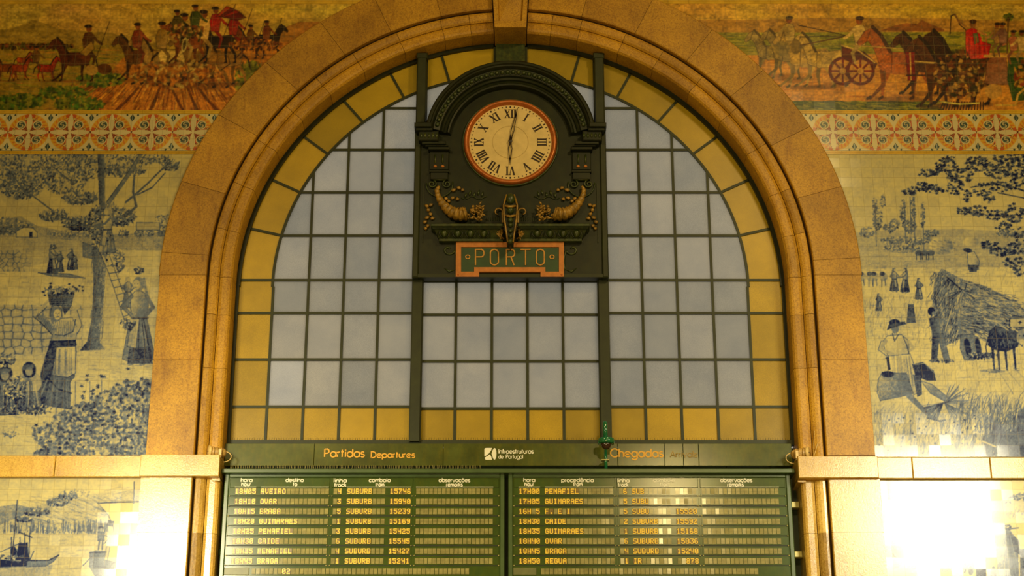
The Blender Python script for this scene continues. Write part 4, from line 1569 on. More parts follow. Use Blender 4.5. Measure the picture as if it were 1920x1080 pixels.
def peasant(p, x, y, h, d=1, skirt=.6, top=.25, head=.55, basket=False, arms='hip', apron=True):
    """generic standing countrywoman; (x, y) = feet, h = height, d = facing"""
    u = h / 100.0

    def T(pts): return [(x + d * a * u, y - b * u) for a, b in pts]
    p.poly(T([(-17, 6), (-13, 30), (-8, 52), (9, 52), (15, 30), (19, 6), (12, 3), (0, 5), (-10, 3)]), skirt, 1, .12, (-.25 * d, .1))
    for k in range(max(3, int(h / 14))):
        a = -12 + 26 * R.rand()
        p.line(T([(a * .4, 50), (a * .8, 28), (a * 1.15, 7)]), max(.7, u * 1.3), .95 if R.rand() < .6 else .2, .55)
    if apron: p.poly(T([(0, 51), (9, 51), (14, 20), (4, 18)]), .22, .85, .1, (.3 * d, 0))
    p.poly(T([(-8, 51), (-10, 66), (-8, 78), (-2, 82), (5, 82), (10, 76), (10, 64), (8, 51)]), top, 1, .1, (-.3 * d, .2))
    p.line(T([(-9, 52), (9, 52)]), 2.2 * u, .8, .8)
    if arms == 'hip':
        p.line(T([(9, 76), (19, 65), (9, 55)]), 4.6 * u, top + .1, .95)
        p.line(T([(10, 77), (21, 65), (9, 53)]), .8, .8, .6)
        p.line(T([(-8, 76), (-15, 64), (-7, 55)]), 4.4 * u, top + .25, .95)
    elif arms == 'up':
        p.line(T([(9, 78), (22, 84), (18, 104)]), 5.2 * u, .2, .95)
        p.line(T([(10, 75), (25, 83), (21, 102)]), .9, .8, .7)
        p.line(T([(-8, 78), (-24, 90), (-14, 108)]), 5.2 * u, .3, .95)
        p.line(T([(-9, 75), (-27, 89), (-17, 106)]), .9, .8, .7)
    else:
        p.line(T([(8, 76), (20, 66), (30, 62)]), 4.4 * u, top + .1, .95)
        p.line(T([(-6, 76), (6, 64), (26, 60)]), 4.4 * u, top + .3, .95)
    p.ell(*T([(1, 90)])[0], 6.5 * u, 8 * u, head, 1, 0, 1)
    p.ell(*T([(3.2, 89)])[0], 4.2 * u, 5.4 * u, .18, 1, 0, 1)
    p.line(T([(-5, 96), (-7, 84), (-9, 76)]), 3 * u, head, .9)
    if h > 90:
        p.ell(*T([(2, 90)])[0], .8, .6, .85); p.ell(*T([(5.5, 90)])[0], .8, .6, .85); p.line(T([(3, 86), (6, 86)]), .7, .7)
    if basket:
        bx, by = T([(1, 108)])[0]
        p.poly([(bx - 16 * u, by - 6 * u), (bx + 17 * u, by - 6 * u), (bx + 12 * u, by + 10 * u), (bx - 11 * u, by + 10 * u)], .7, 1, .3, (-.3, .1))
        for k in range(5): p.line([(bx - 15 * u, by + (k * 3 - 5) * u), (bx + 15 * u, by + (k * 3 - 5) * u)], .8, .25, .6)
        p.leaves(bx, by - 9 * u, 22 * u, 6 * u, int(60 * max(.3, u)), 3.2 * u, .1, .95)
    for a in (-6, 7): p.line(T([(a, 6), (a + 1, 1), (a + 5, 0)]), 3 * u, .45)


def tree_canopy(p, blobs, n, r, lo=.25, hi=.85):
    for cx, cy, rx, ry, dn in blobs:
        p.ell(cx, cy, rx, ry, .42, .45 * dn, 0, max(3, ry * .7))
        for _ in range(int(n * dn * .35)):
            a = R.rand() * 6.283; q_ = math.sqrt(R.rand())
            x, y = cx + rx * q_ * math.cos(a), cy + ry * q_ * math.sin(a)
            p.line([(x, y), (x + 3 * R.rand(), y - 3 - 3 * R.rand())], 1, .6 + .35 * R.rand(), .7)
        p.leaves(cx, cy, rx, ry, int(n * dn), r, lo, hi, .6)


# ---- left upper painting
pL = Pic(-150, 280, 350, 870, .10)
tex(pL, 280, 870, 60, .10); tex(pL, 280, 870, 6, .05)
tex(pL, 280, 420, 30, .08, 3)
pL.poly([(-150, 440), (-60, 425), (0, 412), (40, 406), (70, 424), (120, 434), (200, 440), (330, 436), (330, 470), (-150, 470)], .34, .8, .2)
pL.leaves(10, 425, 45, 16, 420, 3.5, .3, .75, .6)
pL.leaves(-90, 420, 60, 22, 420, 3.5, .3, .75, .6)
pL.leaves(150, 438, 60, 7, 220, 3, .3, .6, .6)
for x, r in ((262, 9), (281, 8), (305, 9), (310, 22), (232, 10)): pL.leaves(x, 438 if r < 20 else 420, r, r * .8, int(r * 8), 2.6, .4, .8, .6)
pL.poly([(256, 418), (300, 418), (300, 432), (256, 432)], .22, .9)
pL.poly([(31, 434), (45, 427), (62, 428), (70, 436), (70, 446), (31, 445)], .12); pL.line([(31, 434), (45, 427), (62, 428), (70, 436)], 1, .6)
pL.poly([(56, 436), (61, 436), (61, 445), (56, 445)], .75)
pL.poly([(-150, 446), (60, 446), (150, 452), (158, 478), (60, 500), (-150, 512)], .20, .8, .1)
pL.strokes(-150, 446, 155, 500, 260, 14, .25, .5, .8, .35, .05)
pL.poly([(156, 455), (176, 462), (176, 486), (156, 482)], .5, .8, .2)
pL.grass(-150, 500, 310, 700, 1500, 6, .2, .45, .5, 1.2, .4)
pL.strokes(-150, 440, 310, 720, 500, 18, .25, .45, 1.4, .3, .04)
# dry stone wall
for ya, yb, amp in ((470, 508, .7), (572, 676, 1.0)):
    pts = [(x + R.rand() * 9, y + R.rand() * 5) for y in np.arange(ya, yb, 8 if yb < 520 else 14) for x in np.arange(-150, 110 if yb < 520 else 300, 11 if yb < 520 else 18)]
    r = pL.win(-150, ya, 70 if yb < 520 else 290, yb)
    sl, X, Y = r
    d1 = np.full(X.shape, 1e9); d2 = d1.copy()
    for (a, b) in pts:
        d = np.hypot((X - a) * .75, Y - b)
        d2 = np.minimum(d2, np.maximum(d, d1)); d1 = np.minimum(d1, d)
    edge = np.clip(1 - (d2 - d1) / 1.8, 0, 1) * amp
    fade = np.clip((200 - X) / 120, .18, 1) if yb > 520 else np.clip((70 - X) / 40, 0, 1)
    pL.mix(sl, .24 + .018 * d1[..., None], np.full(X.shape, .6) * fade)
    pL.mix(sl, .78, edge * fade * .8)
# ground
tex(pL, 500, 570, 8, .07, 4)
pL.strokes(-150, 500, 300, 572, 200, 16, .2, .5, .8, .3, .05)
pL.poly([(-150, 672), (60, 664), (140, 654), (300, 652), (320, 870), (-150, 870)], .16, .7, .12)
pL.strokes(100, 655, 300, 720, 220, 14, .3, .6, .9, .45, .03)
pL.strokes(-150, 740, 120, 860, 260, 14, .3, .6, .9, .45, .03)
# tree
tree_canopy(pL, [(70, 300, 120, 14, .5), (60, 330, 50, 22, .55), (40, 352, 40, 22, .55), (120, 335, 45, 30, .45), (150, 372, 34, 12, .5), (100, 405, 26, 10, .5), (150, 420, 34, 12, .6), (200, 400, 22, 18, .45), (230, 405, 26, 12, .4),
                 (230, 320, 45, 12, .3), (320, 312, 16, 9, .15), (270, 300, 50, 9, .25), (-40, 320, 90, 40, .5), (-100, 380, 50, 22, .25), (175, 300, 50, 40, .35)], 620, 3.4)
pL.poly([(183, 282), (196, 282), (198, 380), (205, 400), (196, 440), (186, 470), (183, 420), (186, 380)], .50, 1, .15, (-.55, 0))
pL.line([(268, 286), (240, 330), (204, 380)], 6, .42, 1, 9); pL.line([(264, 286), (236, 330), (200, 380)], 1.2, .85, .7)
for pts, w in (([(320, 304), (300, 322), (280, 342), (258, 362), (236, 380)], 3), ([(310, 325), (286, 352), (258, 366)], 2), ([(252, 330), (250, 360), (256, 388), (240, 403)], 4),
               ([(96, 310), (120, 330), (140, 345)], 2), ([(20, 322), (40, 350), (58, 365), (98, 395)], 2), ([(120, 410), (140, 414), (180, 430)], 3), ([(0, 336), (36, 352), (50, 360)], 1.5)):
    pL.line(pts, w, .55, .9, w + 1); pL.line([(a - .8, b) for a, b in pts], .8, .9, .5)
pL.leaves(185, 420, 20, 34, 420, 3.2, .35, 1, .8); pL.leaves(150, 424, 26, 9, 200, 3, .5, 1, .8); pL.leaves(225, 412, 26, 13, 220, 3, .35, .95, .8)
pL.leaves(188, 470, 14, 50, 420, 3.4, .3, 1, .8); pL.leaves(222, 490, 12, 24, 140, 3, .3, .9, .8)
pL.poly([(174, 470), (200, 470), (197, 540), (192, 600), (186, 640), (198, 656), (150, 658), (164, 640), (172, 600), (176, 540)], .58, 1, .25, (-.5, 0))
for k in range(60): 
    x = 172 + R.rand() * 24; y = 480 + R.rand() * 160; pL.line([(x, y), (x - 2, y + 14)], 1, .95 if R.rand() < .6 else .3, .5)
# ladder
pL.line([(184, 460), (206, 510), (236, 600), (245, 632)], 3, .12); pL.line([(182, 462), (204, 512), (234, 602), (243, 634)], 1, .9, .9)
pL.line([(208, 480), (230, 540), (256, 600)], 3, .12); pL.line([(206, 480), (228, 540), (254, 602)], 1, .9, .9)
for k in range(9): pL.line([(200 + k * 4.6, 500 + k * 13.5), (216 + k * 4.8, 498 + k * 12.8)], 2, .55, .9)
peasant(pL, 202, 478, 90, -1, .32, .2, .3, False, 'reach')
pL.leaves(206, 444, 7, 9, 40, 2.4, .4, .9)
# small figures behind
peasant(pL, 98, 516, 58, 1, .75, .3, .6, False, 'reach'); pL.leaves(101, 463, 6, 4.5, 30, 2, .5, 1)
peasant(pL, 113, 512, 42, -1, .6, .5, .6)
peasant(pL, 134, 508, 42, -1, .8, .55, .7); peasant(pL, 142, 506, 26, -1, .6, .5, .7)
pL.poly([(72, 512), (96, 518), (160, 522), (130, 514)], .6, .6, .3)
peasant(pL, 240, 580, 62, 1, .4, .35, .3)
peasant(pL, 262, 684, 168, -1, .5, .35, .4, False, 'hip')
pL.leaves(261, 508, 9, 7, 60, 2.4, .5, 1); pL.leaves(242, 612, 11, 8, 50, 3, .5, 1); pL.leaves(240, 606, 16, 9, 60, 3, .2, .95)
pL.poly([(244, 655), (282, 650), (286, 682), (240, 682)], .8, .8, .4)
# large woman with a basket on her head
pL.poly([(62, 768), (72, 720), (86, 668), (98, 640), (140, 640), (144, 660), (140, 708), (132, 716), (132, 768), (96, 762)], .55, 1, .14, (.1, .1))
pL.poly([(74, 720), (92, 650), (104, 642), (110, 652), (96, 700), (84, 756), (66, 760)], .78, .8, .2)
pL.poly([(106, 652), (142, 650), (142, 700), (128, 708), (98, 704)], .22, 1, .1, (-.1, .15))
for k in range(16):
    a = 104 + R.rand() * 36; pL.line([(a, 655), (a + (a - 122) * .15, 702)], 1, .6, .5)
pL.line([(88, 708), (110, 730), (134, 738)], 3, .85, .9); pL.line([(86, 720), (104, 742), (132, 752)], 2, .8, .7)
for k in range(18):
    a = 66 + R.rand() * 66; pL.line([(88 + (a - 66) * .6, 712), (a, 764)], 1.1, .85 if R.rand() < .5 else .25, .5)
pL.poly([(96, 642), (102, 612), (98, 592), (112, 598), (136, 596), (146, 618), (142, 640)], .25, 1, .1, (-.1, .2))
for k in range(9): pL.line([(104 + k * 4, 602), (108 + k * 3.4, 632)], 1, .75, .6)
pL.line([(104, 628), (120, 630), (138, 622), (142, 600)], 2.2, .8, .7)
pL.poly([(94, 640), (142, 638), (144, 648), (92, 652)], .8)
pL.line([(100, 620), (82, 598), (66, 590)], 12, .42, 1, 8); pL.line([(98, 628), (78, 606), (62, 594)], 1.6, .95, .9)
for k in range(12): pL.line([(72 + k * 2.6, 588 + k * 2.4), (68 + k * 2.6, 598 + k * 2.4)], 1, .85, .5)
pL.line([(142, 622), (150, 608), (142, 580)], 7, .22, 1, 5); pL.line([(146, 626), (154, 610), (145, 582)], 1.2, .85, .8)
pL.line([(66, 590), (84, 572), (100, 554)], 6, .25, 1, 4); pL.line([(68, 596), (88, 576)], 1.3, .85, .8)
pL.ell(105, 588, 12, 16, .3, 1); pL.ell(105, 588, 12, 16, .85, .25); pL.ell(108, 590, 7, 10, .10, 1); pL.line([(94, 594), (97, 576), (106, 572), (116, 580), (117, 596)], 1.4, .8, .8)
pL.ell(105, 588, 1, .8, .95); pL.ell(111, 588, 1, .8, .95); pL.line([(106, 595), (111, 594)], 1, .85); pL.line([(108, 589), (108.5, 592)], .8, .6)
pL.poly([(90, 550), (140, 548), (134, 574), (122, 590), (116, 574), (94, 572)], .75, 1, .4, (-.3, .1))
for k in range(7): pL.line([(92, 552 + k * 4), (138, 551 + k * 4)], 1, .2, .5)
pL.leaves(115, 545, 34, 7, 130, 4, .1, 1, .9)
for k in range(16): pL.star(72 + R.rand() * 90, 530 + R.rand() * 28, 3.4, .9)
# crouching figures with baskets at the far left
for cx, cy, s_ in ((55, 696, 1), (10, 704, 1.1), (-60, 700, 1.0), (-110, 712, 1.1)):
    pL.ell(cx, cy + 22, 24 * s_, 22 * s_, .28, 1, 0, 2); pL.ell(cx - 10, cy + 26, 12 * s_, 18 * s_, .6, .6, .3, 4)
    pL.ell(cx, cy - 2, 13 * s_, 15 * s_, .85, 1, 0, 1.5); pL.ell(cx, cy + 1, 7 * s_, 8 * s_, .30, 1, 0, 1); pL.ell(cx - 2, cy - 7, 11 * s_, 5 * s_, .45, .6, -.2, 2)
    pL.poly([(cx - 24, cy + 40), (cx + 20, cy + 38), (cx + 26, cy + 74), (cx - 34, cy + 76)], .7, .9, .4, (-.2, .2))
    for k in range(26):
        a = R.rand() * 50 - 26; pL.line([(cx + a * .6, cy + 20), (cx + a, cy + 66)], 1.1, .95 if R.rand() < .6 else .15, .6)
pL.leaves(30, 728, 22, 22, 200, 3.6, .2, 1, .85); pL.leaves(8, 676, 20, 14, 90, 4, .2, 1, .85)
pL.leaves(50, 768, 50, 10, 160, 3.6, .5, 1, .7); pL.leaves(-60, 770, 80, 12, 300, 3.6, .5, 1, .7)
# vines at the lower right
for x in (232, 212, 248, 168, 141, 105, 120, 276, 190, 260): pL.line([(x, 860), (x + 1, 700 + R.rand() * 60)], 1.6, .5, .9)
for k in range(2100):
    x = 62 + (R.rand() ** .75) * 225; t = (x - 62) / 225
    top = 800 - 110 * t if t < .8 else 712
    y = top + R.rand() * (862 - top)
    if R.rand() < .35: pL.star(x, y, 3.2 + 1.8 * R.rand(), .30 + .65 * R.rand(), .9)
    else: pL.ell(x, y, 3.6, 2.2, .12 + .8 * R.rand() ** 1.2, .7, R.rand() * 3, 1.2)
for k in range(26):
    x = 150 + R.rand() * 135; pL.star(x, 690 + R.rand() * 60, 4.5, .85, .9)
pL.leaves(20, 815, 16, 6, 50, 3, .3, .7, .6); pL.leaves(-80, 820, 60, 16, 200, 3, .3, .8, .6)

# ---- right upper painting
pR = Pic(1560, 280, 2090, 870, .08)
tex(pR, 280, 870, 70, .10); tex(pR, 280, 870, 6, .05)
pR.poly([(1600, 436), (1700, 432), (1800, 430), (1880, 434), (2090, 430), (2090, 470), (1600, 470)], .28, .8, .12)
for cx, cy, rx, ry, n in ((1625, 436, 14, 10, 140), (1645, 410, 9, 22, 160), (1640, 384, 4, 16, 50), (1655, 380, 5, 14, 40), (1678, 420, 9, 9, 90), (1668, 428, 12, 8, 110), (1693, 400, 5, 26, 120), (1712, 392, 4, 34, 110),
                          (1730, 405, 4, 26, 90), (1706, 425, 12, 12, 150), (1750, 437, 10, 6, 60), (1742, 438, 10, 7, 80), (1888, 437, 20, 8, 150), (1700, 452, 50, 8, 300), (1690, 466, 34, 8, 380), (1980, 430, 60, 16, 300)):
    pR.leaves(cx, cy, rx, ry, n, 2.8, .3, .8, .6)
for x, a, b in ((1641, 400, 462), (1696, 390, 456), (1713, 370, 460), (1730, 400, 470), (1706, 370, 440)): pR.line([(x, a), (x + 2, b)], 1.8, .6, .8)
pR.ell(1764, 462, 22, 17, .22, 1, 0, 2, .2); pR.strokes(1742, 450, 1786, 476, 60, 6, .4, .7, .9, .5, .3); pR.ell(1820, 454, 14, 9, .2, .9, 0, 2, .2)
pR.poly([(1600, 470), (2090, 464), (2090, 500), (1600, 504)], .30, .6, .15)
pR.strokes(1600, 468, 2090, 520, 420, 18, .25, .6, .9, .4, -.02)
for cx in (1722, 1733, 1745): 
    pR.ell(cx, 475, 7, 5, .6, 1, 0, 1); 
    for a in (-4, 4): pR.line([(cx + a, 476), (cx + a, 487)], 1.6, .8)
pR.grass(1600, 500, 2090, 780, 2600, 7, .22, .48, .5, 1.2, .45)
pR.strokes(1600, 500, 2090, 780, 500, 20, .3, .5, 1.4, .3, -.05)
# figures in the middle distance
for i, x in enumerate((1616, 1632, 1640, 1656)): pR.ell(x, 520, 8, 8, .3, 1, 0, 1.5); pR.ell(x - 2, 514, 5, 4, .75); pR.line([(x - 3, 524), (x - 3, 538)], 1.6, .6); pR.line([(x + 3, 524), (x + 4, 536)], 1.6, .6)
peasant(pR, 1676, 548, 46, 1, .6, .35, .6); peasant(pR, 1697, 550, 48, -1, .75, .3, .7, False, 'reach'); peasant(pR, 1722, 563, 42, 1, .5, .5, .7)
pR.poly([(1814, 474), (1826, 472), (1836, 490), (1834, 506), (1816, 506), (1814, 490)], .25, 1, .1, (.2, .1)); pR.ell(1814, 470, 8, 4, .85, 1, .2); pR.poly([(1816, 498), (1834, 498), (1830, 510), (1818, 510)], .75, .9, .3)
pR.grass(1620, 560, 1740, 640, 260, 9, .25, .6, .4)
peasant(pR, 1647, 584, 34, 1, .6, .5, .7); pR.poly([(1703, 572), (1712, 572), (1716, 605), (1700, 606)], .7, .9, .2)
pR.strokes(1600, 590, 1760, 640, 160, 12, .3, .5, .8, .4)
# big hay stack on a cart
pR.poly([(1748, 560), (1752, 520), (1766, 504), (1780, 512), (1810, 526), (1850, 540), (1900, 560), (1940, 600), (1950, 640), (1900, 640), (1840, 620), (1790, 640), (1772, 650), (1758, 620)], .42, 1, .3)
for k in range(1500):
    x = 1745 + R.rand() * 190; y = 510 + R.rand() * 130
    if y < 505 + (x - 1748) * .33: continue
    a = -2.3 + .9 * R.rand() if x < 1800 else -.3 + .9 * R.rand(); l = 9 * (.5 + R.rand())
    pR.line([(x, y), (x + l * math.cos(a), y + l * abs(math.sin(a)))], 1.1, (.95 if R.rand() < (.62 if x < 1790 or y > 590 else .35) else .12), .6)
pR.line([(1775, 520), (1800, 542), (1826, 560)], 2.5, .9, .9); pR.line([(1812, 532), (1806, 556)], 2, .85, .9)
for k in range(50): pR.line([(1804, 545), (1804 + (R.rand() * 60 - 30), 545 + R.rand() * 30)], 1, .9 if R.rand() < .6 else .2, .6)
pR.poly([(1800, 628), (1826, 628), (1834, 650), (1826, 676), (1808, 676), (1800, 655)], .5, .9, .2); pR.ell(1814, 652, 6, 18, .9, 1, -.2); pR.ell(1834, 652, 5, 20, .85, 1, -.15)
pR.leaves(1840, 668, 30, 6, 80, 3.5, .7, 1, .8)
# man forking hay
pR.poly([(1742, 598), (1758, 592), (1770, 604), (1766, 626), (1750, 628), (1744, 612)], .6, 1, .15, (-.5, 0)); pR.ell(1746, 584, 7, 8, .85); pR.ell(1751, 588, 4, 4, .4)
pR.line([(1766, 600), (1776, 606), (1784, 592)], 4, .5); pR.line([(1786, 574), (1772, 620)], 1.4, .15)
pR.poly([(1748, 626), (1768, 626), (1780, 674), (1770, 678), (1760, 640), (1756, 676), (1746, 676)], .6, 1, .15, (-.4, 0))
pR.leaves(1765, 677, 24, 4, 60, 3, .6, .95, .7)
# oxen
for ox, s_ in ((1878, 1.0), (1955, 1.1)):
    pR.poly([(ox - 24, 622), (ox - 12, 612), (ox + 8, 616), (ox + 26, 618), (ox + 34, 632), (ox + 30, 650), (ox + 8, 660), (ox - 14, 656), (ox - 26, 648)], .78, 1, .2, (-.2, .2))
    for a in (-18, -8, 6, 22): pR.line([(ox + a, 650), (ox + a + 2, 672), (ox + a + 4, 694)], 5, .85, 1, 3)
    pR.poly([(ox + 24, 620), (ox + 44, 616), (ox + 46, 634), (ox + 38, 650), (ox + 28, 640)], .45, 1, .2, (-.6, 0)); pR.line([(ox + 22, 620), (ox + 10, 612)], 2, .2); pR.line([(ox + 42, 618), (ox + 52, 610)], 2, .2)
pR.poly([(1893, 598), (1990, 594), (1990, 614), (1893, 614)], .2, 1); pR.line([(1893, 596), (1893, 616)], 2, .9)
for k in range(7): pR.star(1912 + k * 12, 605, 4.5, .9, 1, 4)
pR.line([(1845, 598), (1868, 604), (1890, 620)], 2.2, .2)
pR.strokes(1830, 690, 2090, 700, 60, 14, .4, .8, 1.2, .5)
for ox in (1878, 1955):
    pR.ell(ox + 36, 632, 8, 13, .35, 1, .2); pR.ell(ox + 38, 642, 5, 5, .15); pR.line([(ox + 30, 622), (ox + 20, 616), (ox + 16, 606)], 2.4, .15); pR.line([(ox + 44, 622), (ox + 54, 616), (ox + 58, 606)], 2.4, .15)
    pR.ell(ox + 33, 630, 1.4, 1.4, .95); pR.ell(ox + 41, 630, 1.4, 1.4, .95); pR.line([(ox - 24, 630), (ox - 30, 650), (ox - 28, 668)], 2, .9)
    for k in range(40): a = R.rand() * 44 - 22; pR.line([(ox + a, 622 + R.rand() * 30), (ox + a + 4, 630 + R.rand() * 26)], 1.2, .4 if R.rand() < .5 else .95, .5)
# road strokes and stubble
pR.grass(1640, 680, 2090, 740, 500, 8, .2, .5, .3, .8, .5)
for k in range(7): pR.line([(1868 + k * 16, 690), (1900 + k * 26, 740)], 2, .5, .35)
# reaper with broad hat
pR.ell(1716, 690, 60, 4, .3, .01)
pR.poly([(1655, 640), (1664, 630), (1690, 628), (1704, 640), (1704, 662), (1694, 670), (1668, 672), (1660, 660)], .16, 1, .1, (.2, .1))
pR.line([(1660, 640), (1650, 654), (1680, 668)], 8, .25, 1, 5); pR.line([(1652, 640), (1646, 656), (1662, 668), (1678, 672)], 1.2, .8, .7); pR.line([(1704, 640), (1712, 654), (1696, 664)], 5, .2)
pR.ell(1678, 617, 7, 9, .45); pR.line([(1673, 626), (1677, 640), (1684, 628)], 1.6, .8); pR.line([(1692, 630), (1700, 648), (1704, 664)], 1.4, .8); pR.line([(1660, 672), (1704, 668)], 2, .7); pR.ell(1677, 605, 10, 6, .85); pR.poly([(1663, 619), (1668, 607), (1696, 604), (1698, 608), (1682, 612)], .8, 1)
pR.poly([(1666, 668), (1706, 664), (1712, 680), (1722, 736), (1708, 744), (1698, 700), (1664, 700)], .14, 1, .1, (.15, .1))
pR.line([(1664, 672), (1667, 692)], 5, .9)
for k in range(26): a = R.rand(); pR.line([(1672 + a * 34, 668), (1674 + a * 40, 705 + R.rand() * 28)], .9, .6, .4)
pR.poly([(1654, 698), (1700, 702), (1712, 738), (1690, 744), (1650, 752), (1644, 735), (1646, 712)], .45, 1, .18, (.3, .1)); pR.ell(1664, 702, 12, 6, .85)
pR.poly([(1710, 684), (1730, 680), (1750, 696), (1754, 714), (1738, 714), (1716, 704)], .88, 1, .3); pR.line([(1712, 684), (1734, 682), (1752, 700)], 1.2, .3)
pR.poly([(1712, 704), (1726, 704), (1728, 740), (1720, 744)], .7, 1, .2); pR.poly([(1726, 714), (1748, 722), (1780, 748), (1776, 756), (1744, 738)], .4, 1, .15, (0, .4))
pR.line([(1704, 742), (1724, 762), (1744, 782)], 11, .5, 1, 7); pR.line([(1738, 784), (1762, 790), (1772, 788)], 3, .8)
for k in range(90):
    a = R.rand() * 2.2 - 1.1; pR.line([(1770, 756), (1770 + 50 * math.cos(a) * R.rand() + 8, 756 + 42 * math.sin(a))], .9, .9 if R.rand() < .6 else .2, .6)
for k in range(60):
    a = R.rand() * 1.2 + 1.8; pR.line([(1768, 756), (1768 + 38 * math.cos(a), 756 + 34 * math.sin(a))], .9, .8, .6)
# foreground grasses
pR.grass(1638, 780, 1800, 870, 900, 22, .15, .75, .5, .9, .6)
pR.grass(1790, 760, 2090, 870, 1800, 24, .2, .95, .5, 1.1, .7)
pR.grass(1840, 800, 2090, 870, 900, 30, .5, .95, .7, 1.3, .7)
pR.poly([(1868, 850), (1886, 812), (1920, 808), (1990, 818), (2010, 858), (1900, 862)], .62, .9, .25, (-.2, .3)); pR.ell(1950, 780, 40, 22, .7, .8, 0, 6)
for k in range(20): a = R.rand(); pR.line([(1884 + a * 80, 812), (1870 + a * 110, 852)], 1, .95, .5)
pR.line([(1842, 828), (1866, 838)], 3, .1)
for k in range(46): pR.ell(1640 + R.rand() * 200, 780 + R.rand() * 80, 1.8, 1.4, .9)
# overhanging branches with lobed leaves
pR.line([(2090, 390), (1960, 372), (1900, 352), (1860, 345), (1820, 352)], 4, .9, .9, 2); pR.line([(1960, 390), (1920, 372), (1870, 362)], 2, .9, .9); pR.line([(1940, 330), (1905, 352)], 2, .9)
for (cx, cy, rx, ry, n) in ((1705, 360, 14, 6, 26), (1728, 350, 20, 8, 44), (1752, 356, 18, 10, 44), (1790, 352, 18, 14, 44), (1740, 324, 20, 8, 34), (1775, 312, 22, 14, 60), (1800, 330, 26, 14, 80), (1830, 308, 26, 14, 80),
                            (1870, 316, 30, 20, 110), (1910, 320, 26, 26, 120), (1960, 330, 50, 34, 240), (1812, 368, 10, 12, 22), (1840, 356, 20, 12, 40), (1880, 350, 34, 10, 70), (1806, 396, 14, 10, 26), (1832, 396, 20, 10, 46),
                            (1866, 402, 22, 10, 56), (1856, 372, 12, 10, 24), (1900, 400, 22, 18, 80), (1880, 424, 16, 8, 30), (1915, 440, 14, 14, 30), (1970, 420, 40, 30, 160), (1856, 460, 16, 8, 36), (1880, 472, 24, 10, 66),
                            (1910, 466, 22, 14, 66), (1900, 492, 22, 10, 50), (1912, 508, 16, 10, 30), (1970, 480, 40, 30, 160), (1775, 298, 14, 6, 20), (1920, 296, 60, 12, 120), (2050, 360, 50, 70, 300)):
    for k in range(int(n * .95)):
        a = R.rand() * 6.283; q_ = math.sqrt(R.rand())
        pR.star(cx + rx * q_ * math.cos(a), cy + ry * q_ * math.sin(a), 2.7 + 2.0 * R.rand(), (.45 + .55 * R.rand() ** .5) if R.rand() < .8 else .14, .95)

# ---- left lower painting: river and boats
pl = Pic(-170, 890, 300, 1190, .10)
tex(pl, 890, 1190, 60, .08); tex(pl, 890, 1190, 5, .05)
pl.strokes(-170, 900, 260, 960, 120, 40, .15, .3, 1.2, .3)
pl.poly([(-170, 955), (-80, 945), (0, 950), (30, 946), (70, 954), (76, 975), (0, 1000), (-170, 1010)], .45, .8, .15)
pl.poly([(0, 985), (40, 968), (90, 944), (130, 930), (180, 926), (230, 924), (262, 918), (262, 1002), (180, 1004), (-170, 1004), (-170, 990)], .20, .9, .15)
pl.strokes(40, 930, 262, 990, 420, 14, .3, .65, .9, .45, .35)
pl.leaves(128, 930, 18, 9, 130, 3, .45, .9, .7); pl.leaves(108, 942, 20, 8, 130, 3, .45, .9, .7); pl.leaves(70, 960, 26, 8, 160, 3, .5, .9, .7); pl.leaves(45, 974, 18, 5, 90, 3, .5, .9, .7); pl.leaves(150, 926, 20, 8, 60, 3, .3, .5, .6)
for k in range(170): x = 5 + R.rand() * 200; pl.line([(x, 1000 - R.rand() * 26), (x + 4 * R.rand() - 2, 1002 - R.rand() * 8)], 1.4, .75, .6)
pl.poly([(-170, 1002), (262, 1002), (262, 1190), (-170, 1190)], .18, .8, .08)
pl.strokes(-170, 1004, 262, 1180, 700, 22, .18, .5, .9, .4)
pl.poly([(0, 1050), (100, 1060), (90, 1085), (110, 1110), (-170, 1110), (-170, 1050)], .42, .5, .15)
pl.poly([(-20, 1048), (40, 1053), (56, 1050), (64, 1034), (56, 1052), (50, 1062), (-20, 1064)], .85, 1, .2)
pl.poly([(52, 1052), (90, 1052), (111, 1041), (100, 1054), (86, 1062), (50, 1063)], .5, 1, .15); pl.line([(56, 1051), (92, 1051), (111, 1041)], 2, .9)
for x, y in ((33, 938), (47, 1000), (38, 1008), (56, 1000), (22, 1008)): pl.line([(x, y), (x - 10 if x == 33 else x - 1, 1050)], 1.6, .9)
pl.line([(36, 998), (60, 1008)], 1.8, .9); pl.line([(0, 1036), (40, 1018)], 1.4, .8)
pl.poly([(36, 1020), (52, 1018), (54, 1050), (30, 1050)], .9, 1, .3); pl.ell(26, 1034, 6, 9, .85); pl.ell(44, 1044, 8, 9, .9, 1); pl.leaves(20, 1046, 30, 5, 50, 3, .6, 1)
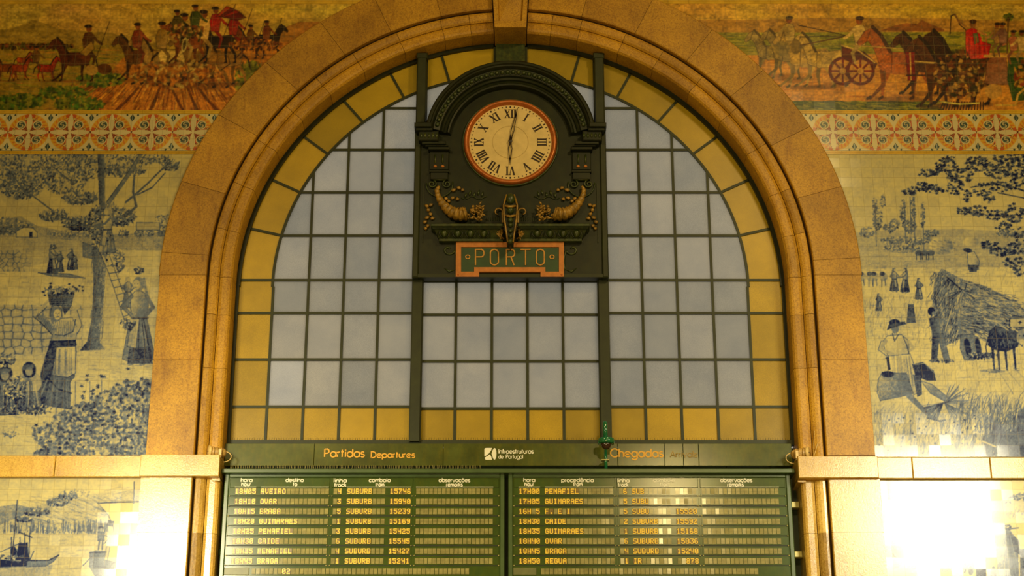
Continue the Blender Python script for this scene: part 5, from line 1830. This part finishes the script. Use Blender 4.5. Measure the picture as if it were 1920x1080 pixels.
# barge with white sail
pl.poly([(184, 944), (264, 941), (300, 941), (300, 1090), (200, 1060), (206, 1030), (214, 990), (204, 966)], .02, 1, .04)
pl.line([(184, 944), (225, 942), (300, 941)], 1.8, .85); pl.line([(252, 904), (251, 944)], 1.8, .85); pl.line([(186, 944), (200, 975), (206, 1010), (196, 1040), (178, 1058)], 2.5, .35, .8)
pl.strokes(185, 920, 250, 940, 14, 24, .3, .5, .9, .5, -.3)
pl.poly([(203, 976), (214, 978), (212, 987), (202, 986)], .65)
pl.ell(190, 990, 5, 3, .9); pl.ell(190, 994, 3, 4, .4); pl.poly([(184, 998), (195, 998), (196, 1014), (184, 1014)], .55, 1, .3); pl.line([(187, 1014), (185, 1030)], 3, .75); pl.line([(193, 1014), (192, 1030)], 3, .75); pl.line([(196, 1004), (206, 1008), (196, 1020)], 1.4, .9)
pl.poly([(169, 1036), (180, 1033), (199, 1034), (196, 1050), (230, 1056), (262, 1062), (262, 1100), (200, 1096), (178, 1080), (168, 1062)], .62, 1, .3, (0, .2)); pl.line([(169, 1037), (199, 1036)], 2.5, .95); pl.line([(180, 1062), (262, 1074)], 2, .9); pl.line([(156, 1061), (172, 1044)], 1.4, .9)
pl.ell(232, 1036, 10, 13, .85, 1); pl.ell(228, 1042, 6, 8, .1); pl.poly([(216, 1056), (232, 1048), (248, 1052), (254, 1090), (210, 1092)], .06, 1, .1); pl.poly([(236, 1060), (258, 1058), (262, 1100), (236, 1100)], .85, .9, .3)
for k in range(30): a = R.rand(); pl.line([(218 + a * 30, 1056), (212 + a * 42, 1090)], 1, .7, .4)

# ---- right lower painting: bay, rocks and thatched cone
pr = Pic(1620, 890, 2110, 1190, .04)
tex(pr, 890, 1190, 60, .05)
pr.leaves(1694, 920, 8, 8, 60, 3, .6, 1, .8); pr.leaves(1672, 930, 30, 7, 40, 3, .3, .8, .5); pr.grass(1640, 910, 1666, 960, 90, 12, .2, .5, .8, .8, .5)
for k in range(110): t = R.rand(); pr.line([(1660 + t * 90, 958 + R.rand() * 6), (1662 + t * 90, 964 + R.rand() * 6)], 1.2, .7, .6)
for k in range(240):
    t = R.rand() ** .8
    x = 1742 + 50 * math.sin(t * 1.8) + 6 * R.rand(); y = 952 + 60 * t * t + 6 * R.rand()
    pr.line([(x, y), (x + 3 + 3 * R.rand(), y + 2 * R.rand())], 1.4, .55 + .4 * R.rand(), .8)
for k in range(80): pr.line([(1795 + R.rand() * 60, 985 + R.rand() * 9)] * 1 + [(1797 + R.rand() * 60, 987 + R.rand() * 8)], .9, .6, .25)
pr.line([(1785, 1030), (1800, 1012), (1810, 1004)], 2, .7, .8); pr.strokes(1724, 1030, 1800, 1036, 46, 10, .4, .8, 1.1, .6)
pr.poly([(1736, 1031), (1756, 1031), (1756, 1036), (1736, 1036)], .5)
pr.line([(1654, 1040), (1668, 1030), (1678, 1044), (1692, 1052), (1690, 1060), (1670, 1064), (1654, 1056)], 1.2, .8); pr.ell(1680, 1062, 9, 4, .6); pr.poly([(1670, 1032), (1679, 1046), (1672, 1046)], .6)
for k in range(230): t = R.rand(); pr.line([(1700 + t * 100, 1060 + R.rand() * 14), (1702 + t * 100 + 3 * R.rand(), 1060 + R.rand() * 14)], 1.3, .7, .35)
for k in range(30): pr.ell(1660 + R.rand() * 40, 1000 + R.rand() * 30, 1.3, .9, .8)
pr.poly([(1856, 966), (1876, 946), (1890, 932), (1920, 926), (2110, 905), (2110, 980), (1920, 978), (1850, 966)], .16, .9, .15)
pr.leaves(1912, 932, 22, 6, 120, 3, .4, .85, .7); pr.leaves(1886, 942, 8, 5, 40, 3, .4, .8, .7); pr.leaves(1998, 925, 60, 14, 300, 3, .4, .85, .7)
for k in range(150): x = 1855 + R.rand() * 230; pr.line([(x, 945 + R.rand() * 24), (x - 6, 960 + R.rand() * 16)], 1, .45, .5)
pr.strokes(1840, 980, 2110, 1050, 120, 20, .15, .4, .9, .4)
pr.poly([(1888, 990), (1895, 996), (1908, 1016), (1910, 1076), (1904, 1190), (1876, 1190), (1870, 1080), (1866, 1024), (1876, 1006)], .42, 1, .2, (.3, 0)); pr.poly([(1893, 998), (1910, 1014), (1912, 1040), (1902, 1034)], .8, .8, .2)
for k in range(70): a = R.rand(); pr.line([(1886 + a * 6, 1000), (1868 + a * 40, 1050 + R.rand() * 60)], 1, .8 if R.rand() < .5 else .2, .5)
pr.leaves(1889, 990, 6, 6, 26, 3, .6, 1); pr.line([(1892, 992), (1909, 990)], 2.4, .7); pr.line([(1858, 1030), (1866, 1022)], 2.4, .85)
pr.poly([(1912, 1030), (1990, 1030), (1996, 1190), (1912, 1190)], .7, .9, .4)
pr.poly([(1829, 1044), (1847, 1044), (1849, 1100), (1831, 1100)], .8, 1, .3); pr.line([(1828, 1044), (1849, 1044)], 2, 1)
pr.ell(1862, 1076, 6, 14, .7, .9); pr.ell(1820, 1070, 5, 9, .8); pr.line([(1806, 1052), (1812, 1064), (1808, 1074)], 2.2, .95)

# ---- coloured friezes
def horse(p, x, y, s, col, d=1, mane=(.03, .012, .004), gallop=0.0):
    def T(pts): return [(x + d * a * s, y - b * s) for a, b in pts]
    c2 = tuple(v * .55 for v in col); c3 = tuple(min(1, v * 1.5) for v in col)
    p.ell(x, y + 1, 34 * s, 3 * s, (.14, .06, .015), .55, 0, 3)
    for a, k1, k2 in ((-22, -6 - 8 * gallop, -2 - 20 * gallop), (-15, 2, 6 - 14 * gallop), (14, 4 + 8 * gallop, 2 + 18 * gallop), (20, -2 + 6 * gallop, 8 + 22 * gallop)):
        p.line(T([(a, 30), (a + k1, 15), (a + k2, 0)]), 6.5 * s, c2 if a in (-15, 20) else col, 1, 2.4 * s)
        p.line(T([(a + k2, 2), (a + k2 + 3, 0)]), 3 * s, mane)
    p.poly(T([(-30, 44), (-24, 52), (-8, 50), (10, 50), (20, 54), (26, 44), (24, 32), (8, 26), (-12, 27), (-26, 30)]), col, 1, .05, (.03, .05))
    p.poly(T([(12, 50), (24, 68), (32, 76), (40, 72), (48, 60), (45, 56), (36, 62), (30, 54), (24, 38)]), col, 1, .05)
    p.line(T([(12, 50), (22, 68), (31, 77)]), 4 * s, mane, .95)
    p.line(T([(-30, 46), (-38, 38), (-42, 22)]), 4 * s, mane, .95, 2)
    _horse_shade(p, x, y, s, col, d)
    p.ell(*T([(-20, 40)])[0], 8 * s, 8 * s, c3, .5, 0, 3); p.ell(*T([(18, 42)])[0], 6 * s, 8 * s, c3, .4, 0, 3)


def _horse_shade(p, x, y, s, col, d):
    for k in range(int(26 * s)):
        a = -26 + 48 * R.rand(); b = 30 + 20 * R.rand(); v = .5 if R.rand() < .55 else 1.55
        p.line([(x + d * a * s, y - b * s), (x + d * (a + 5 * R.rand()) * s, y - (b - 4 + 8 * R.rand()) * s)], 1.5, tuple(min(.9, q_ * v) for q_ in col), .55)
    for k in range(int(8 * s)):
        t = R.rand(); p.line([(x + d * (14 + 20 * t) * s, y - (46 + 22 * t) * s), (x + d * (18 + 20 * t) * s, y - (44 + 20 * t) * s)], 1.5, tuple(q_ * .55 for q_ in col), .6)
    p.line([(x + d * 10 * s, y - 50 * s), (x + d * 11 * s, y - 28 * s)], 1.4, (.03, .012, .004), .7)
    p.line([(x + d * 33 * s, y - 74 * s), (x + d * 38 * s, y - 60 * s)], 1.2, (.03, .012, .004), .7)


def rider(p, x, y, s, coat, d=1, hat=(.05, .02, .008), pole=True):
    def T(pts): return [(x + d * a * s, y - b * s) for a, b in pts]
    p.line(T([(0, 2), (10, -10), (6, -24)]), 6 * s, tuple(v * .7 for v in coat), 1, 3 * s)
    p.poly(T([(-7, 0), (-9, 16), (-5, 27), (5, 28), (9, 18), (6, 0)]), coat, 1, .06, (.04, .05))
    p.line(T([(6, 24), (14, 14), (20, 10)]), 4 * s, coat)
    p.ell(*T([(1, 33)])[0], 4.4 * s, 5 * s, (.22, .08, .02)); p.ell(*T([(0, 36.5)])[0], 6 * s, 2.8 * s, hat)
    if pole: p.line(T([(12, -10), (32, 44)]), 1.3, (.04, .018, .008), .9)


def mix3(p, x0, y0, x1, y1, n, cols, L=10, w=1.6, slope=0.0, al=.5):
    for i in range(n):
        x = x0 + (x1 - x0) * R.rand(); y = y0 + (y1 - y0) * R.rand(); l = L * (.4 + R.rand())
        p.line([(x, y), (x + l, y + slope * l + R.rand() * 2 - 1)], w, cols[R.randint(len(cols))], al)


def blobs3(p, cx, cy, rx, ry, n, r, cols, al=.8):
    for i in range(n):
        a = R.rand() * 6.283; q_ = math.sqrt(R.rand())
        p.ell(cx + rx * q_ * math.cos(a), cy + ry * q_ * math.sin(a), r * (.6 + R.rand()), r * (.35 + .5 * R.rand()), cols[R.randint(len(cols))], al, R.rand() * 3.14, 1.2)


SKY = (.46, .33, .085); G1, G2, G3 = (.15, .17, .025), (.05, .10, .015), (.26, .26, .04)
E1, E2, E3 = (.44, .20, .035), (.26, .09, .012), (.58, .33, .07)
BR, DK, WT, RD = (.20, .065, .012), (.030, .014, .006), (.50, .38, .15), (.30, .03, .012)
fL = Pic(-170, -60, 720, 214, SKY)
for c_, am in ((0, .05), (1, .05), (2, .03)): fL.c[..., c_] += am * 2 * (fbm(fL.h, fL.w, 40, 4, 2.5) - .5)
fL.poly([(-170, 55), (0, 58), (30, 52), (62, 38), (76, 42), (110, 55), (170, 60), (210, 62), (240, 74), (240, 90), (-170, 90)], (.27, .20, .05), .8, .04)
fL.poly([(520, 58), (560, 42), (720, 40), (720, 90), (500, 90)], (.30, .12, .03), .7, .04)
fL.poly([(-170, 82), (720, 82), (720, 214), (-170, 214)], (.30, .22, .04), 1, .04)
mix3(fL, -170, 84, 260, 210, 420, [G1, G3, E1, G2], 22, 2.4, .06)
fL.poly([(230, 110), (420, 80), (560, 80), (720, 70), (720, 214), (140, 214), (180, 170)], E1, .9, .06)
for k in range(420):
    t = R.rand(); x = 130 + t * 400; y = 150 + R.rand() * 64
    dx = (x - 330) * .12
    fL.line([(x, y), (x + dx * .6, y + 8), (x + dx * 1.4, y + 18)], 2.2, [E1, E2, E3, (.16, .05, .01)][R.randint(4)], .7)
for a, b in ((322, 345), (352, 372), (300, 280), (372, 410), (260, 215)): fL.line([(a, 165), ((a + b) / 2, 190), (b, 210)], 5, (.10, .03, .008), .8)
for a, y_ in ((-60, 175), (40, 190), (120, 175), (150, 196), (190, 150), (0, 202), (-120, 195)): blobs3(fL, a, y_, 46, 12, 210, 4, [G2, G1, (.03, .06, .01), (.09, .20, .03), G3])
fL.poly([(430, 214), (470, 150), (520, 110), (560, 95), (720, 95), (720, 214)], E1, .9, .05); blobs3(fL, 470, 150, 30, 34, 260, 4, [G1, G3, (.05, .08, .01)])
blobs3(fL, 60, 88, 80, 5, 260, 3, [DK, BR, (.10, .09, .02)]); 
for x, y, s_, c_ in ((44, 130, .42, (.30, .08, .02)), (12, 152, .62, BR), (38, 150, .55, (.28, .06, .015)), (88, 152, .60, (.30, .04, .012)), (-60, 150, .6, BR), (-110, 140, .6, DK)):
    horse(fL, x, y, s_, c_, -1 if x < 30 else 1)
rider(fL, 68, 118, .8, (.16, .09, .02), 1, DK, False)
horse(fL, 140, 152, 1.05, (.10, .03, .008), -1, DK, .4); rider(fL, 166, 96, 1.25, (.12, .06, .02), 1, DK, True)
fL.poly([(150, 100), (172, 78), (178, 92), (162, 106)], (.30, .20, .05)); fL.ell(196, 130, 14, 10, (.12, .05, .012)); fL.ell(172, 132, 12, 10, (.36, .24, .07))
for x, y, s_, c_, g in ((262, 150, 1.1, (.13, .06, .015), .3), (300, 158, 1.25, (.30, .20, .07), .5), (335, 160, 1.3, WT, .5), (380, 164, 1.35, (.20, .12, .035), .6), (420, 158, 1.2, (.26, .15, .04), .5), (352, 120, 1.0, BR, .4), (410, 118, 1.0, DK, .4), (470, 110, .8, BR, .3), (505, 104, .75, DK, .3)):
    horse(fL, x, y, s_, c_, -1 if x % 2 == 0 else 1, DK, g)
for x, y, s_, c_ in ((258, 90, 1.2, (.24, .07, .03)), (304, 92, 1.3, (.30, .20, .06)), (346, 78, 1.35, (.45, .32, .12)), (382, 74, 1.4, (.50, .34, .13)), (404, 60, 1.2, (.32, .03, .015)), (438, 66, 1.1, RD), (366, 52, 1.1, (.07, .09, .025)), (332, 58, 1.0, (.10, .08, .02)), (470, 78, .8, (.16, .08, .02)), (500, 74, .9, BR)):
    rider(fL, x, y, s_, c_, 1, DK, x > 400)
for k in range(4): fL.poly([(405 + k * 6, 32), (425 + k * 8, 12 + k * 4), (450 + k * 4, 22 + k * 4), (430 + k * 4, 34 + k * 2)], (.13, .012, .02) if k % 2 else RD, .9, .04)
blobs3(fL, 350, 60, 36, 12, 120, 4, [DK, (.06, .07, .02), BR, (.40, .25, .08)], .8)
blobs3(fL, 330, 140, 90, 26, 300, 4, [DK, BR, WT, E1, E2], .6); blobs3(fL, 480, 85, 50, 10, 240, 3, [DK, BR, E1], .7)
fL.ell(346, 85, 5, 14, (.45, .38, .18), 1, .2); fL.ell(346, 85, 3, 10, DK, .8, .2)
fL.line([(415, 132), (432, 120), (428, 108)], 1.6, DK)

fR = Pic(1180, -60, 2110, 214, (.47, .33, .075))
for c_, am in ((0, .05), (1, .05), (2, .03)): fR.c[..., c_] += am * 2 * (fbm(fR.h, fR.w, 40, 4, 3) - .5)
fR.poly([(1180, 38), (1400, 38), (1560, 34), (1760, 36), (1920, 40), (2110, 36), (2110, 64), (1180, 64)], (.33, .19, .05), .7, .03)
fR.poly([(1650, 58), (1680, 48), (1700, 44), (1720, 46), (1728, 38), (1740, 44), (1770, 56), (1770, 60)], (.24, .10, .03), .9)
fR.poly([(1180, 62), (2110, 60), (2110, 100), (1180, 106)], G3, .9, .05); mix3(fR, 1180, 64, 2110, 102, 700, [G1, G3, G2, (.34, .28, .05)], 26, 2, 0)
fR.poly([(1180, 106), (2110, 98), (2110, 214), (1180, 214)], (.47, .25, .055), .95, .05); mix3(fR, 1180, 110, 2110, 190, 560, [E1, E3, (.52, .33, .09), E2], 34, 2.2, 0, .4)
fR.poly([(1460, 190), (1760, 192), (1760, 214), (1400, 214)], G1, .9, .05); mix3(fR, 1470, 190, 1760, 210, 420, [G2, G1, G3, (.02, .05, .01)], 14, 2, .05, .8)
for x, y, s_, c_, d_ in ((1448, 142, 1.1, (.28, .22, .09), -1), (1480, 148, 1.2, (.26, .20, .08), -1), (1515, 164, 1.4, (.38, .27, .09), -1), (1545, 162, 1.3, (.42, .31, .11), -1)): horse(fR, x, y, s_, c_, d_, (.10, .07, .02), .5)
rider(fR, 1480, 78, 1.2, (.40, .30, .12), -1, (.08, .06, .03), False); fR.ell(1492, 88, 10, 14, (.22, .16, .06)); fR.ell(1466, 92, 14, 14, (.24, .19, .08), .9)
fR.line([(1496, 48), (1590, 68)], 1.6, DK); fR.line([(1500, 86), (1590, 68)], 2.4, (.12, .06, .02)); fR.line([(1500, 70), (1590, 68)], 1.5, DK)
# cart
fR.poly([(1578, 88), (1620, 98), (1644, 120), (1640, 130), (1590, 130), (1578, 110)], (.13, .03, .012)); fR.line([(1578, 86), (1610, 96), (1640, 118)], 2.4, (.55, .40, .15))
for cx_ in (1580, 1613):
    fR.ell(cx_, 134, 27, 27, (.12, .015, .012), 1, 0, 1); fR.ell(cx_, 134, 21, 21, (.42, .24, .07), 1, 0, 1)
    for k in range(8): a = k * .785; fR.line([(cx_, 134), (cx_ + 23 * math.cos(a), 134 + 23 * math.sin(a))], 4, (.16, .02, .015))
    fR.ell(cx_, 134, 6, 6, (.45, .28, .09))
rider(fR, 1612, 86, 1.4, (.50, .38, .17), -1, (.06, .03, .02), False)
horse(fR, 1690, 186, 1.75, (.36, .13, .03), -1, (.08, .03, .008), .25); horse(fR, 1740, 176, 1.5, (.10, .04, .015), -1, DK, .2); horse(fR, 1806, 196, 1.8, (.07, .03, .012), -1, DK, .1); horse(fR, 1776, 200, 1.7, (.12, .05, .018), -1, DK, .1)
fR.poly([(1697, 98), (1715, 98), (1716, 152), (1702, 152)], (.20, .012, .012)); fR.line([(1706, 100), (1708, 150)], 2.5, (.50, .33, .10)); fR.line([(1715, 116), (1770, 120)], 3, (.45, .33, .13)); fR.line([(1600, 86), (1690, 92)], 2, (.4, .28, .1))
fR.line([(1700, 142), (1930, 142)], 3, (.07, .025, .01)); blobs3(fR, 1800, 140, 50, 44, 360, 5, [DK, BR, (.12, .05, .018), (.45, .30, .10), (.05, .05, .02)], .7)
for k in range(16): fR.line([(1768 + k * 5, 192), (1762 + k * 5.4, 207)], 2, DK)
fR.line([(1766, 192), (1800, 196), (1835, 194)], 3, (.45, .42, .16))
# driver in red robe
fR.poly([(1810, 58), (1824, 52), (1836, 60), (1840, 78), (1858, 84), (1852, 110), (1820, 112), (1810, 92)], (.40, .022, .010), 1, .05, (-.1, .1)); fR.poly([(1824, 64), (1832, 62), (1836, 80), (1826, 84)], (.12, .14, .07)); fR.ell(1824, 46, 6, 8, (.26, .12, .035)); fR.ell(1824, 41, 7, 4, (.07, .03, .01)); fR.line([(1834, 60), (1848, 66)], 5, (.40, .22, .07))
for k in range(9): fR.line([(1812 + k * 4.5, 70), (1812 + k * 5, 108)], 1.6, (.20, .012, .008) if k % 2 else (.55, .06, .02), .7)
fR.line([(1781, 64), (1783, 30), (1790, 28), (1800, 48), (1810, 56)], 2, DK); fR.line([(1790, 28), (1798, 42), (1810, 50)], 4, (.22, .12, .05), .8)
fR.poly([(1850, 116), (1860, 106), (1886, 108), (1892, 160), (1846, 158)], (.26, .13, .08), 1, .06, (.05, .05)); fR.poly([(1890, 106), (2000, 104), (2000, 186), (1898, 190), (1888, 150)], (.035, .10, .03), .95, .05)
fR.line([(1846, 106), (1990, 106)], 5, (.45, .30, .09)); fR.ell(1862, 172, 16, 14, (.40, .26, .09), .9); fR.line([(1868, 198), (1904, 198), (1908, 178), (1920, 168), (1990, 160)], 4, (.47, .33, .09), 1)
for x, c_ in ((1870, (.30, .18, .07)), (1900, (.34, .15, .09)), (1916, (.48, .36, .17)), (1960, BR), (1880, (.22, .12, .10))): rider(fR, x, 96 if x > 1890 else 82, 1.0, c_, -1, DK, False)
blobs3(fR, 1890, 33, 9, 6, 50, 3, [G2, DK, G1]); fR.line([(1890, 36), (1888, 100)], 3, (.14, .08, .03)); blobs3(fR, 1960, 140, 60, 50, 260, 6, [BR, DK, E3, (.05, .10, .03), RD], .7)


# brushwork: short broken touches of paint all over
for p_ in (pL, pR, pl, pr):
    g_ = fbm(p_.h, p_.w, 3.2, 2) - .5
    b_ = fbm(p_.h, p_.w, 11, 3, 1.6) - .5
    p_.c += ((g_ * .42 + b_ * .28) * (.18 + np.clip(p_.c[..., 0], 0, 1) * 1.0))[..., None]
for p_ in (fL, fR):
    g_ = fbm(p_.h, p_.w, 3.0, 2, 1.3) - .5
    b_ = fbm(p_.h, p_.w, 10, 3, 1.8) - .5
    p_.c *= (1 + g_ * .75 + b_ * .75)[..., None]


# ---- glue the pictures to flat, finely divided wall panels
def panel(name, label, pic, conv, x0, x1, z0, z1, mat, group=None, step=0.0078, keep=None, y=-0.012, world=None, cat='tile panel'):
    nx = max(2, int((x1 - x0) / step)); nz = max(2, int((z1 - z0) / step))
    X = np.linspace(x0, x1, nx + 1); Z = np.linspace(z0, z1, nz + 1)
    XX, ZZ = np.meshgrid(X, Z)
    if pic is not None:
        # picture row and column of each wall point
        k = (ZZ - EYE) / D0
        v = (k * CT - ST) / (CT + k * ST)
        py = 540 - v * F
        px = CX + XX * F * (CT - v * ST) / D0
        fx = np.clip(px - pic.x0 - .5, 0, pic.w - 1.01); fy = np.clip(py - pic.y0 - .5, 0, pic.h - 1.01)
        ix = fx.astype(int); iy = fy.astype(int); ax = (fx - ix)[..., None]; ay = (fy - iy)[..., None]
        c = pic.c
        s_ = (c[iy, ix] * (1 - ax) * (1 - ay) + c[iy, ix + 1] * ax * (1 - ay) + c[iy + 1, ix] * (1 - ax) * ay + c[iy + 1, ix + 1] * ax * ay)
        col = conv(s_)
    else:
        col = world(XX, ZZ)
    col = np.clip(col, 0.003, .9)
    yy = np.full(XX.shape, y)
    co = np.stack([XX, yy, ZZ], -1).reshape(-1, 3)
    i, j = np.meshgrid(np.arange(nx), np.arange(nz))
    a = (j * (nx + 1) + i)
    quads = np.stack([a, a + 1, a + nx + 2, a + nx + 1], -1).reshape(-1, 4)
    if keep is not None:
        ok = keep(XX, ZZ).reshape(-1)
        quads = quads[ok[quads].all(1)]
        used = np.zeros(len(co), bool); used[quads] = True
        remap = np.cumsum(used) - 1
        co = co[used]; quads = remap[quads]; colf = col.reshape(-1, 3)[used]
    else: colf = col.reshape(-1, 3)
    me = bpy.data.meshes.new(name)
    me.vertices.add(len(co)); me.vertices.foreach_set('co', co.astype(np.float32).ravel())
    nq = len(quads)
    me.loops.add(nq * 4); me.loops.foreach_set('vertex_index', quads.astype(np.int32).ravel())
    me.polygons.add(nq); me.polygons.foreach_set('loop_start', np.arange(0, nq * 4, 4, dtype=np.int32))
    at = me.color_attributes.new('paint', 'FLOAT_COLOR', 'POINT')
    at.data.foreach_set('color', np.concatenate([colf, np.ones((len(colf), 1))], 1).astype(np.float32).ravel())
    me.materials.append(mat)
    me.update(); me.validate()
    o = bpy.data.objects.new(name, me)
    C.objects.link(o)
    tag(o, label, cat, group)
    return o


XE = 7.5
zA0, zA1 = Z_LEDGE1, ZY(289.5)
arch_out = lambda X_, Z_: (np.hypot(X_, np.maximum(0, Z_ - ZC)) > RO - .06)
panel('tile_mural', 'blue and white tile painting of fruit pickers round a tree, left of the arch', pL, blue, -XE, -3.85, zA0, zA1, TILES, None, keep=arch_out)
panel('tile_mural', 'blue and white tile painting of a harvest with a hay cart, right of the arch', pR, blue, 3.85, XE, zA0, zA1, TILES, None, keep=arch_out)
panel('tile_mural', 'blue and white tile painting of boats on a river, at the lower left', pl, blue, -XE, -4.47, 4.6, Z_LEDGE0, TILES)
panel('tile_mural', 'blue and white tile painting of a rocky bay, at the lower right', pr, blue, 4.47, XE, 4.6, Z_LEDGE0, TILES)
zF0, zF1 = ZY(208.2), ZY(8)
rgb = lambda s_: np.clip(s_, 0.001, 1) ** 1.3 * np.array((1.5, 1.32, .85))
panel('tile_frieze', 'coloured tile frieze of galloping riders, upper left of the arch', fL, rgb, -XE, -1.9, zF0, zF1, TILES_MATT, None, keep=arch_out)
panel('tile_frieze', 'coloured tile frieze of horses and a red-wheeled cart, upper right of the arch', fR, rgb, 1.9, XE, zF0, zF1, TILES_MATT, None, keep=arch_out)


def medallions(X_, Z_, xc, zc_, pitch):
    u = (((X_ - xc) / pitch + .5) % 1.0 - .5) * 2; v = (Z_ - zc_) / (pitch / 2)
    r = np.hypot(u, v)
    cream = np.array((.60, .50, .25)); yel = np.array((.62, .33, .025)); org = np.array((.47, .085, .012)); drk = np.array((.03, .05, .035)); teal = np.array((.10, .15, .12)); brn = np.array((.12, .03, .012))
    col = np.broadcast_to(cream, X_.shape + (3,)).copy()

    def put(mask, c): col[mask] = c
    put(r < .99, yel); put((r > .80) & (r < .97), org)
    th = np.arctan2(v, u)
    q4 = np.abs(np.sin(2 * th))
    put((r > .62) & (r < .98) & (q4 > .55), yel)
    put((r > .66) & (r < .94) & (q4 > .6) & (np.sin(th * 28 + r * 16) > .25), org * .8 + yel * .3)
    put((r < .64), org); put((r > .60) & (r < .80) & (q4 < .75) & (np.cos(th * 44) > 0), drk); put((r > .70) & (r < .78) & (q4 < .75) & (np.cos(th * 44) > .55), cream)
    put((r < .36), brn); put((r < .36) & (np.sin(th * 20) > .5), org)
    for sx in (-1, 1):
        for sz in (-1, 1):
            d = np.maximum(np.hypot(u - sx * .40, v - sz * .40), 0)
            put(d < .235, cream); put(d < .185, drk)
            a = np.arctan2(v - sz * .4, (u - sx * .4))
            put((d < .17) & (np.sin(a * 2 + d * 30) > .35), cream * .75)
            put((d < .17) & (np.sin(a * 2 + d * 30 + 2) > .8), teal)
    pu, pv = np.abs(u), np.abs(v)
    put((pv < .135 * np.sin(np.clip(pu, 0, 1) * np.pi) ** .6) & (pu < .985), cream); put((pu < .135 * np.sin(np.clip(pv, 0, 1) * np.pi) ** .6) & (pv < .985), cream)
    put((pv < .05) & (pu > .97), brn)
    # spandrels
    uu = 1 - pu; vv = 1 - pv
    sp = (r > 1.0)
    put(sp & (uu < .035) & (vv < .42) & (vv > .06), drk); put(sp & (uu * 1.5 + np.abs(vv - .22) < .20), drk); put(sp & (uu < .02) & (vv > .1) & (vv < .36), teal + .2)
    put(sp & (np.hypot(uu - .26, vv - .07) < .05), drk)
    put(pv > .985, drk)
    return col


zB0, zB1 = ZY(283.5), ZY(214.2)
zbc = (zB0 + zB1) / 2
PM = 0.5455
for s, xc, nm in ((-1, XY(54, 249), 'left'), (1, XY(1561.3, 249), 'right')):
    panel('tile_border', 'band of orange and blue medallion tiles under the %s frieze' % nm, None, None, *((-XE, -3.3) if s < 0 else (3.3, XE)), zB0, zB1, TILES_MATT, None, 0.0068, keep=arch_out, world=lambda a, b, xc=xc: medallions(a, b, xc, zbc, PM), cat='tile border')
    zt0 = zF1 + .055
    panel('tile_border', 'band of orange and blue medallion tiles above the %s frieze, cut by the picture edge' % nm, None, None, *((-XE, -1.2) if s < 0 else (1.2, XE)), zt0, zt0 + .55, TILES_MATT, None, 0.011, keep=arch_out, world=lambda a, b, xc=xc: medallions(a, b, xc, zt0 + .275, PM), cat='tile border')
    for za, zb_, xi, wh in ((ZY(290), ZY(284), 3.95, 'lowest of the three'), (ZY(214), ZY(208), 3.55, 'middle of the three'), (zF1, zF1 + .055, 1.55, 'topmost of the three')):
        mb = MB()
        k = 0
        xi = math.sqrt(max(.5, (RO - .04) ** 2 - (zb_ - ZC) ** 2))
        x = xi
        while x < XE:
            mb.t = frnd.random()
            x2 = min(XE, x + .28)
            a, b = (x, x2) if s > 0 else (-x2, -x)
            h = (zb_ - za)
            mb.box(a + .001, b - .001, -.018, 0.0, za, za + h * .42)
            mb.box(a + .001, b - .001, -.014, 0.0, za + h * .42, za + h * .6)
            mb.box(a + .001, b - .001, -.018, 0.0, za + h * .6, zb_)
            x = x2
        tag(mb.build('glazed_strip', CREAMSTRIP), 'thin yellow glazed tile strip on the %s wall, %s' % (nm, wh), 'tile strip')
